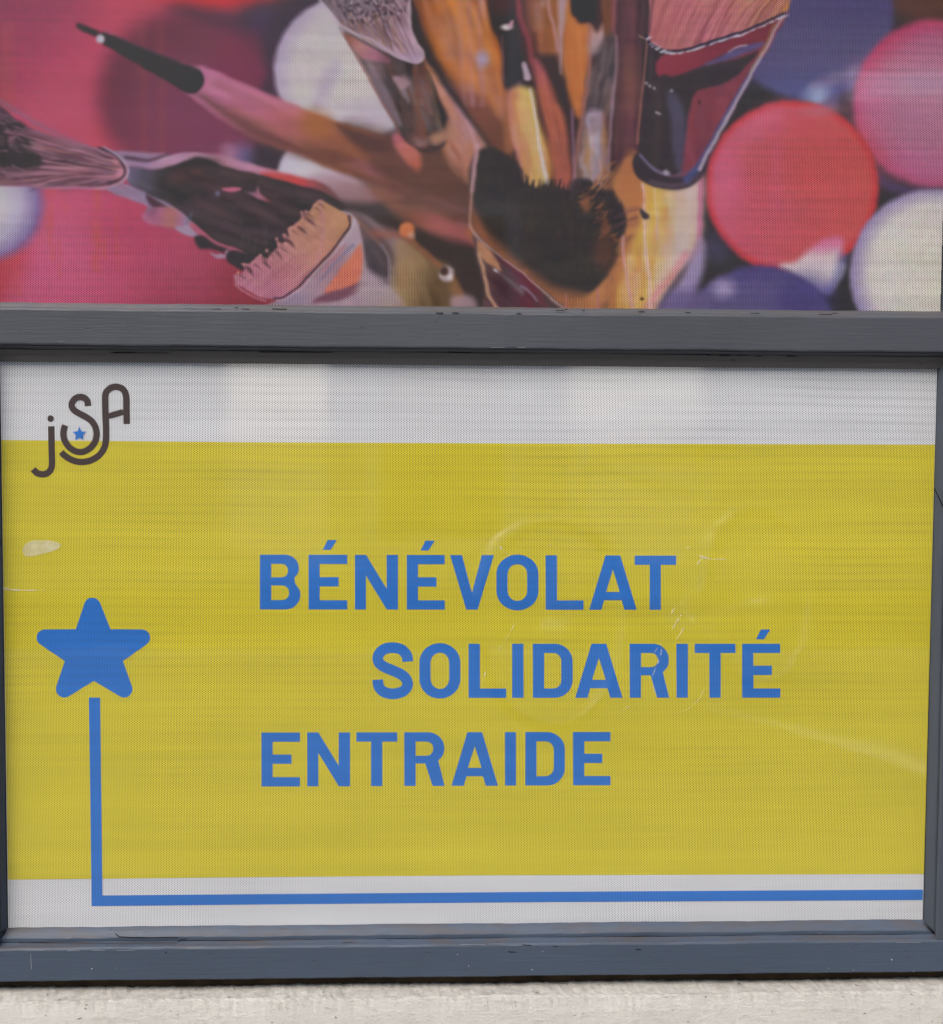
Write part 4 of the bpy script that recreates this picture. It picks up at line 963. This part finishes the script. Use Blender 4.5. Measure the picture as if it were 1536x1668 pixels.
    circ(727, 446, 12.5, (170, 156, 156), 3, pid=BRUSH+14); circ(733, 451, 5, (206, 196, 196), 3, .9); circ(723, 441, 7, (80, 58, 52), 2.6)
    poly([(735, 486), (765, 482), (776, 500), (740, 504)], (180, 146, 156), 6, .8)
    # ---- large flat brush upper right
    R = BRUSH+13
    poly([(1048, 66), (1062, 78), (1100, 88), (1180, 64), (1272, 26), (1278, 30), (1200, 170), (1160, 240), (1140, 286), (1110, 306), (1070, 304), (1040, 290), (1030, 268), (1040, 240), (1046, 150)], streaky(grad(1040, 180, 1200, 200, (62, 50, 52), (66, 54, 56), (70, 58, 74), (96, 60, 74), (128, 58, 68)), 80, 7, 1.6, 8, 83), 2.5, pid=R)
    poly([(1078, 92), (1180, 68), (1268, 32), (1255, 60), (1180, 86), (1120, 120), (1076, 130)], grad(1080, 120, 1260, 40, (140, 54, 66), (128, 50, 60), (118, 50, 56)), 3)
    poly([(1072, 128), (1100, 124), (1150, 108), (1200, 96), (1236, 84), (1222, 104), (1190, 130), (1162, 142), (1130, 160), (1112, 240), (1100, 290), (1056, 284), (1050, 200)], (62, 52, 52), 3)
    poly([(1150, 104), (1170, 94), (1205, 76), (1244, 68), (1236, 78), (1200, 92)], (86, 78, 124), 3, .9)
    line([(1186, 84), (1204, 75), (1216, 73)], 1.5, 2.4, (190, 180, 190), 1.2, .9)
    poly([(1128, 160), (1150, 144), (1190, 134), (1232, 92), (1240, 88), (1190, 180), (1158, 236), (1138, 276), (1110, 288), (1114, 240)], streaky((130, 60, 70), 60, 8, 1.3, 7, 89), 3)
    streaks([(1132, 162), (1150, 148), (1190, 138), (1226, 98), (1190, 175), (1158, 232), (1138, 272), (1116, 284), (1118, 240)], 1.75, [(150, 70, 80), (104, 50, 62), (140, 64, 66), (110, 64, 84)], 60, (18, 60), (4.4, 11.2), 3.8, (.15, .4))
    poly([(1086, 150), (1104, 158), (1116, 190), (1114, 250), (1106, 288), (1096, 240), (1092, 190)], (84, 76, 98), 5, .8)
    line([(1068, 140), (1072, 200), (1066, 280)], 9, 8, (80, 62, 58), 6, .6)
    for (x, y) in ((1052, 136), (1058, 140), (1066, 143), (1093, 148), (1070, 184), (1074, 186)):
        circ(x, y, 2.4, (160, 150, 156), 1.4, .85)
    circ(1139, 166, 3, (70, 34, 40), 2, .8)
    line([(1054, 66), (1050, 110), (1046, 150), (1041, 200), (1038, 234)], 2.4, 3.4, (166, 104, 88), 1.8, .75)
    poly([(1034, 250), (1048, 262), (1070, 284), (1096, 292), (1120, 286), (1146, 262), (1146, 285), (1125, 304), (1090, 310), (1056, 300), (1036, 280)], (64, 52, 56), 3)
    line([(1042, 252), (1058, 270), (1078, 282), (1090, 284)], 4, 6, (120, 106, 142), 2.5, .9)
    line([(1092, 288), (1115, 282), (1132, 276)], 4, 4, (120, 84, 100), 2.5, .8)
    line([(1060, 296), (1090, 303), (1120, 298), (1140, 285)], 6, 5, (104, 84, 96), 3.5, .7)
    circ(1085, 281, 4.5, (170, 160, 176), 2.5, .9)
    line([(1238, 96), (1200, 160), (1172, 210), (1150, 250), (1134, 276), (1118, 292)], 8, 12, (74, 80, 132), 3, .85)
    line([(1276, 24), (1256, 62), (1230, 110), (1200, 164), (1174, 212), (1150, 254), (1140, 276)], 3.4, 6, (190, 168, 176), 2.4, .85)
    line([(1262, 40), (1240, 85), (1222, 118)], 3, 3, (150, 120, 66), 1.8, .6)
    hairs = [(1070, -170), (1330, -170), (1290, -10), (1276, 22), (1232, 42), (1182, 60), (1120, 80), (1088, 84), (1066, 74), (1055, 60), (1058, 20)]
    poly(hairs, streaky(grad(1080, 60, 1280, 10, (178, 98, 100), (188, 104, 112), (186, 108, 110), (184, 118, 92), (188, 124, 60)), 60, 4, -1.15, 10, 97), 2, pid=R)
    for k in range(150):
        t = rng.rand(); x1 = 1060+t*212; y1 = np.interp(x1, [1055, 1068, 1090, 1120, 1182, 1232, 1276], [58, 72, 82, 78, 58, 40, 22])-2
        l = rng.uniform(20, 130); dx = l*(.35+.45*t); dark = rng.rand() < .45
        line([(x1+dx*1.25, y1-l*1.1), (x1+dx*.5, y1-l*.55), (x1, y1)], .9, 1.5, (122, 62, 66) if dark else [(206, 124, 130), (196, 134, 110), (200, 110, 130)][rng.randint(3)], .8, .55)
    line([(1072, -60), (1064, 0), (1058, 40), (1054, 62)], 3, 5, (86, 54, 62), 3, .8)
    edge = [(1053, 58), (1060, 72), (1078, 84), (1096, 86), (1120, 82), (1150, 72), (1182, 62), (1210, 54), (1234, 44), (1256, 34), (1276, 24)]
    line([(x, y-2) for x, y in edge], 4.5, 4, (44, 38, 54), 1.4, .95)
    for k in range(70):
        t = rng.uniform(.1, 10) ; i = min(int(t), 9); u = t-i
        x = edge[i][0]*(1-u)+edge[i+1][0]*u; y = edge[i][1]*(1-u)+edge[i+1][1]*u+2.5
        line([(x, y), (x+rng.uniform(4, 9), y-rng.uniform(1, 4))], 2.4, 1.6, (184, 180, 192), 1, .8)
    line([(1040, 58), (1052, 62)], 1.4, 1.4, (190, 150, 130), 1, .8)
    for k in range(60):                       # bristle lines of the fan brush
        u = rng.rand(); x0 = 392+u*128; y0 = 446-u*112; v = rng.uniform(.35, .95)
        line([(x0+4, y0+6), (x0+4+v*38, y0+6+v*30)], 1, .8, [(150, 96, 84), (204, 146, 140), (120, 76, 80)][rng.randint(3)], .8, .4)
    for k in range(150):                      # soft hair inside the black brush
        x = rng.uniform(785, 1000); y = rng.uniform(290, 460)
        line([(x, y), (x+rng.uniform(-6, 10), y-rng.uniform(10, 26))], 1.4, .8, [(84, 66, 54), (44, 38, 34), (100, 70, 50)][rng.randint(3)], 1.1, .35)
    # slight waviness and lens softness so that no outline is drawn with a ruler
    wx = (vnoise(14, 14, .3, 201)(GX, GY)-.5)*2.4+(vnoise(3, 3, .9, 203)(GX, GY)-.5)*.8
    wy = (vnoise(14, 14, .7, 205)(GX, GY)-.5)*2.4+(vnoise(3, 3, .2, 207)(GX, GY)-.5)*.8
    ii = np.clip((GX+wx-PX0)/STEP, 0, GX.shape[1]-1.01); jj = np.clip((GY+wy-PY0)/STEP, 0, GX.shape[0]-1.01)
    i0, j0 = ii.astype(int), jj.astype(int); u, v = (ii-i0)[..., None], (jj-j0)[..., None]
    CAN[:] = (CAN[j0, i0]*(1-u)+CAN[j0, i0+1]*u)*(1-v)+(CAN[j0+1, i0]*(1-u)+CAN[j0+1, i0+1]*u)*v
    K = (1, 4, 6, 4, 1); B0 = np.pad(CAN, ((2, 2), (0, 0), (0, 0)), 'edge')
    B1 = sum(K[i]*B0[i:i+CAN.shape[0]] for i in range(5))/16
    B0 = np.pad(B1, ((0, 0), (2, 2), (0, 0)), 'edge')
    CAN[:] = sum(K[i]*B0[:, i:i+CAN.shape[1]] for i in range(5))/16
    # uneven colour: every area carries some mottling of its own hue
    for sx, am, sd0 in ((26, 3, 301), (9, 2.5, 311), (4, 2.5, 321)):
        for ch in range(3):
            CAN[..., ch] += (vnoise(sx*1.6, sx, .5, sd0+ch)(GX, GY)-.5)*am*(.4+CAN[..., ch]/160)
    # fine print: banding across the whole sheet and colour blotches
    b1 = vnoise(170, 5.5, 0, 101); b2 = vnoise(500, 17, 0, 103); b3 = vnoise(6, 7, 0, 107)
    k = (b1(GX, GY)-.5)*.05+(b2(GX, GY)-.5)*.05+(b3(GX, GY)-.5)*.04
    CAN[:] = np.clip(CAN*(1+k[..., None]), 0, 255)
paint_all()
up_ = thing('window_film', 'perforated film printed with make-up brushes and coloured balls on the upper pane', 'window sticker', (W/2, 0, zz(500, 0)))
P3 = at_np(GX, GY, 0.)
CL = CAN.mean(-1, keepdims=True)
ALB = np.concatenate([ink((CAN*.93+CL*.07)*.85+4), np.ones(CAN.shape[:2]+(1,))], -1)
ny, nx = GX.shape
keep = (P3[..., 0] > XUL+.0006) & (P3[..., 0] < WU-.0002) & (P3[..., 2] > zz(504, 0)) & (P3[..., 2] < ZTOP-.0003)
fk = keep[:-1, :-1] & keep[1:, :-1] & keep[:-1, 1:] & keep[1:, 1:]
fid = PID[:-1, :-1]
PID[PID == 44] = 44
names = {0: 'printed_background'}
for i in range(10, 30): names[i] = 'printed_ball'
for i in range(30, 60): names[i] = 'printed_brush'
plabel = {10: 'blurred pink-red ball at upper left', 11: 'blurred dark maroon ball', 12: 'large blurred pink ball at lower left', 13: 'white ball at the left edge', 14: 'large white ball behind the grey brush',
          15: 'white ball half hidden by the long thin brush', 16: 'purple ball at the top', 17: 'pink ball at the right edge', 18: 'round red ball', 19: 'purple ball at the bottom edge', 20: 'white ball at lower right',
          30: 'blurred orange handle', 31: 'black handle with two white glints', 32: 'blurred amber handles', 33: 'reddish brown handle', 34: 'black handle end at the top', 35: 'dark maroon handle', 36: 'yellow lit handle',
          37: 'long thin liner brush with a black tip', 38: 'splayed flat brush pointing left with dark ferrule', 39: 'fluffy grey brush with brown ferrule', 40: 'black round powder brush', 41: 'fan brush with a ragged peach edge',
          42: 'small dotting tool with an orange tip', 44: 'small dotting tool with a white ring', 43: 'large flat brush with pink hair and dark red ferrule'}
for pid in np.unique(fid):
    sel = fk & (fid == pid)
    if sel.sum() < 20: continue
    jj, ii = np.nonzero(sel)
    q = np.stack([jj*nx+ii, (jj+1)*nx+ii, (jj+1)*nx+ii+1, jj*nx+ii+1], 1)
    used, inv = np.unique(q, return_inverse=True); inv = inv.reshape(-1)
    co = P3.reshape(-1, 3)[used].copy(); co[:, 1] = -.0001
    me = bpy.data.meshes.new(names[pid]); n = len(q)
    me.vertices.add(len(used)); me.vertices.foreach_set('co', co.astype('f4').ravel())
    me.loops.add(n*4); me.loops.foreach_set('vertex_index', inv.astype('i4'))
    me.polygons.add(n); me.polygons.foreach_set('loop_start', (np.arange(n)*4).astype('i4'))
    me.update(calc_edges=True)
    ca = me.color_attributes.new('print', 'FLOAT_COLOR', 'POINT')
    ca.data.foreach_set('color', ALB.reshape(-1, 4)[used].astype('f4').ravel())
    me.materials.append(M_FILM_PHOTO)
    o = bpy.data.objects.new(names[pid], me); C.objects.link(o)
    o.parent = up_; o.matrix_parent_inverse = up_.matrix_world.inverted()
    if pid in plabel: o['label'] = plabel[pid]

# ---------------------------------------------------------------- masonry round the window
zr = zz(1592.2, FB)                       # underside of the bottom rail
GZ = -1.0
sl_b = [(zz(1599.2, .004), -.02), (zz(1601.2, .006), .006), (zz(1610.8, .018), .018), (zz(1620.5, .030), .030), (zz(1622.5, .034), .0335), (zz(1626, .036), .0355), (zz(1650, .038), .038), (zz(1700, .041), .041), (-1.0, .05), (-1.0, -.02)]
def stone_profile():
    n = 700; V, F = [], []; k_ = len(sl_b); rr = random.Random(3)
    for i in range(n+1):
        x = -1.1+3.4*i/n
        for j, (z, y) in enumerate(sl_b):
            a = .0016 if 0 < j < 6 else .0005
            V.append((x, -y+rr.uniform(-a, a)*.6, z+rr.uniform(-a, a)*.5+(.0008*math.sin(x*17+j) if j < 7 else 0)))
    for i in range(n):
        for j in range(k_-1):
            q = i*k_+j; F.append((q, q+1, q+k_+1, q+k_))
    return V, F
sv, sf = stone_profile()
wall = link_mesh('stone_wall', sv, sf, M_STONE)
bm = bmesh.new(); bm.from_mesh(wall.data)
for b in ((-1.1, XL-.002, -.03, .3, zr-.02, 1.2), (XR+.002, 2.3, -.03, .3, zr-.02, 1.2), (XL-.002, XR+.002, -.03, .3, ZTOP+.102, 1.2)):
    v, f = box(*b); vs = [bm.verts.new(q) for q in v]
    for q in f: bm.faces.new([vs[i] for i in q])
bmesh.ops.recalc_face_normals(bm, faces=bm.faces); bm.to_mesh(wall.data); bm.free()
wall['label'] = 'rough whitewashed stone wall below the window, darker along its top edge'; wall['category'] = 'wall'
boxes('sill_board', [(XL, XR, -.0045, .02, zr-.03, zr-.0004)], plain('old_brown_wood', (.055, .036, .02), .8, .2, 30, .5), win)
boxes('room_backing', [(XL, XR, .02, .03, -1.0, ZTOP+.1)], M_DARK, win)

# ---------------------------------------------------------------- street side behind the camera, mirrored faintly in the film
GZ = -1.0
def ground(name, y0, y1, z, mat):
    o = link_mesh(name, [(-30, y0, z), (30, y0, z), (30, y1, z), (-30, y1, z)], [(0, 1, 2, 3)], mat); o['kind'] = 'structure'; return o
ground('pavement', -3.75, .1, GZ, plain('pale_paving', (.25, .245, .235), .85, .2, 3, .15))
ground('road', -7.6, -3.75, GZ-.12, plain('asphalt', (.06, .06, .062), .85, .2, 30, .2))
ground('pavement_opposite', -9.25, -7.6, GZ, plain('grey_paving', (.3, .29, .28), .85, .2, 3, .15))
ground('ground', -60, -9.25, GZ-.02, plain('far_ground', (.22, .21, .2), .9, .1))
for nm, y0, y1 in (('kerb', -3.9, -3.75), ('kerb_opposite', -7.6, -7.45)):
    o = boxes(nm, [(-30, 30, y0, y1, GZ-.12, GZ+.004)], plain('granite', (.55, .54, .52), .8)); o['kind'] = 'structure'
# curved white strip added on the pavement to mirror as a pale band
def mirror_ground(px, py):
    P_ = at(px, py, 0); d = (P_-CAM); d.y = -d.y; k_ = (GZ+.004-P_.z)/d.z
    return P_+d*k_
A = [mirror_ground(x, y) for x, y in ((1150, 1150), (1240, 1162), (1330, 1184), (1420, 1212), (1500, 1236), (1580, 1262))]
B_ = [mirror_ground(x, y) for x, y in ((1150, 1156), (1240, 1174), (1330, 1202), (1420, 1234), (1500, 1258), (1580, 1284))]
o = link_mesh('added_pale_strip', A+B_, [(i, i+1, i+7, i+6) for i in range(5)], plain('pale_strip_paint', (.85, .84, .78), .6)); o['kind'] = 'structure'

# parked bicycle, mirrored very faintly in the lower film
def tube(bm, pts, rad, seg=8, closed=False):
    P_ = [Vector(q) for q in pts]; rings = []; n_ = len(P_)
    for i, q in enumerate(P_):
        d = (P_[(i+1) % n_]-P_[i-1]) if closed else (P_[min(i+1, n_-1)]-P_[max(i-1, 0)])
        d.normalize(); u = d.cross(Vector((.13, .31, .94))).normalized(); v = d.cross(u)
        rings.append([bm.verts.new(q+(u*math.cos(k_*math.tau/seg)+v*math.sin(k_*math.tau/seg))*rad) for k_ in range(seg)])
    for i in range(n_ if closed else n_-1):
        a, c = rings[i], rings[(i+1) % n_]
        for k_ in range(seg): bm.faces.new((a[k_], a[(k_+1) % seg], c[(k_+1) % seg], c[k_]))
def bm_obj(name, fn, mat, parent):
    bm = bmesh.new(); fn(bm); bmesh.ops.recalc_face_normals(bm, faces=bm.faces)
    me = bpy.data.meshes.new(name); bm.to_mesh(me); bm.free(); me.materials.append(mat)
    me.polygons.foreach_set('use_smooth', [True]*len(me.polygons))
    o = bpy.data.objects.new(name, me); C.objects.link(o); o.parent = parent; return o
bike = thing('bicycle', 'parked city bicycle with bright metal rims, seen only as a faint mirror image in the yellow film', 'bicycle')
bike['label'] = 'parked bicycle with bright rims, only faintly mirrored in the yellow film'
M_STEEL, _t, _p = new_mat('bright_steel'); _p.inputs['Metallic'].default_value = 1; _p.inputs['Base Color'].default_value = (.85, .85, .87, 1); _p.inputs['Roughness'].default_value = .18
M_RUB = plain('tyre_rubber', (.02, .02, .02), .7); M_BIKE = plain('pale_frame_paint', (.62, .60, .5), .25, .6); M_SAD = plain('saddle_vinyl', (.03, .025, .02), .5)
WR = .335
def circle(cx, R, y=0, n=40): return [(cx+R*math.cos(i*math.tau/n), y, WR+R*math.sin(i*math.tau/n)) for i in range(n)]
for cx in (0, 1.06):
    wh = bm_obj('wheel', lambda bm: tube(bm, circle(cx, WR-.03), .011, 8, True), M_STEEL, bike)
    bm_obj('tyre', lambda bm: tube(bm, circle(cx, WR-.015), .017, 8, True), M_RUB, wh)
    def spk(bm):
        for i in range(28):
            a = i*math.tau/28; tube(bm, [(cx+.02*math.cos(a+.6), (-1)**i*.02, WR+.02*math.sin(a+.6)), (cx+(WR-.035)*math.cos(a), 0, WR+(WR-.035)*math.sin(a))], .0012, 4)
        tube(bm, [(cx, -.05, WR), (cx, .05, WR)], .02, 10)
    bm_obj('spokes', spk, M_STEEL, wh)
    bm_obj('mudguard', lambda bm: tube(bm, [(cx+(WR+.02)*math.cos(math.radians(a)), 0, WR+(WR+.02)*math.sin(math.radians(a))) for a in (range(20, 170, 10) if cx == 0 else range(10, 175, 10))], .014, 6), M_STEEL, bike)
def frm(bm):
    bb, st, hd1, hd2 = (.62, 0, .29), (.74, 0, .74), (.17, 0, .84), (.13, 0, .70)
    for a, c, r_ in ((bb, (.77, 0, .84), .016), (bb, hd2, .018), (st, hd1, .016), (hd1, hd2, .02)): tube(bm, [a, c], r_, 10)
    for s in (-.05, .05):
        tube(bm, [bb, (1.06, s, WR)], .009, 8); tube(bm, [(.73, 0, .72), (1.06, s, WR)], .008, 8); tube(bm, [hd2, (.09, s, .6), (0, s, WR)], .010, 8)
bm_obj('frame', frm, M_BIKE, bike)
bm_obj('handlebar', lambda bm: (tube(bm, [(.17, 0, .84), (.19, 0, .96)], .012), tube(bm, [(.36, -.28, .99), (.24, -.24, 1.01), (.17, -.08, .97), (.17, .08, .97), (.24, .24, 1.01), (.36, .28, .99)], .011)), M_STEEL, bike)
def sad(bm):
    tube(bm, [(.77, 0, .84), (.785, 0, .90)], .013)
    for a, c, r_ in (((.66, 0, .93), (.78, 0, .93), .03), ((.78, -.03, .935), (.88, -.05, .935), .04), ((.78, .03, .935), (.88, .05, .935), .04)): tube(bm, [a, ((a[0]+c[0])/2, (a[1]+c[1])/2, a[2]), c], r_, 10)
bm_obj('saddle', sad, M_SAD, bike)
bm_obj('crank', lambda bm: (tube(bm, [(.62, -.06, .29), (.62, .06, .29)], .02), tube(bm, [(.62, .06, .29), (.75, .07, .20)], .009), tube(bm, [(.62, -.06, .29), (.49, -.07, .38)], .009), tube(bm, [(.62+.09*math.cos(i*math.tau/20), .045, .29+.09*math.sin(i*math.tau/20)) for i in range(20)], .004, 6, True)), M_STEEL, bike)
bm_obj('pedal', lambda bm: tube(bm, [(.75, .07, .20), (.75, .16, .20)], .016), M_RUB, bike)
bm_obj('pedal', lambda bm: tube(bm, [(.49, -.07, .38), (.49, -.16, .38)], .016), M_RUB, bike)
bike.location = (.95, -2.35, GZ); bike.rotation_euler = (math.radians(6), 0, math.radians(-38))

opp = thing('building', 'pale rendered house across the street with dark windows, seen mirrored in the film', 'building', (1, -9.2, GZ))
M_REND = plain('cream_render', (.55, .52, .46), .9, .1, 2, .06); M_WIN = plain('far_glass', (.03, .035, .04), .1, .5); M_TRIM = plain('white_trim', (.75, .75, .74), .6)
boxes('wall', [(-9, -1.25, -9.6, -9.2, GZ, 7.5), (-.35, 1.75, -9.6, -9.2, GZ, 7.5), (3.0, 4.15, -9.6, -9.2, GZ, 7.5), (5.5, 11, -9.6, -9.2, GZ, 7.5), (4.15, 5.5, -9.6, -9.2, GZ, 2.95), (4.15, 5.5, -9.6, -9.2, 3.32, 7.5), (-1.25, -.35, -9.6, -9.2, .75, 7.5), (1.75, 3.0, -9.6, -9.2, .8, 7.5)], M_REND, opp)  # low passages and high slit added so sky mirrors as pale patches
for (x0, x1, z0, z1) in ((-4.4, -3.1, .0, 1.9), (.1, 1.2, -.9, 1.9), (4.6, 5.9, .0, 1.9), (-4.4, -3.1, 3.0, 4.9), (.1, 1.2, 3.0, 4.9), (4.6, 5.9, 4.0, 5.6)):
    o = boxes('house_window', [(x0, x1, -9.2, -9.17, z0, z1)], M_WIN, opp)
    boxes('window_trim', [(x0-.12, x0, -9.2, -9.1, z0-.1, z1+.12), (x1, x1+.12, -9.2, -9.1, z0-.1, z1+.12), (x0, x1, -9.2, -9.1, z1, z1+.12), (x0, x1, -9.2, -9.06, z0-.1, z0)], M_TRIM, o)
boxes('roof', [(-9.2, 11.2, -9.8, -9.0, 7.5, 7.8)], M_WIN, opp)
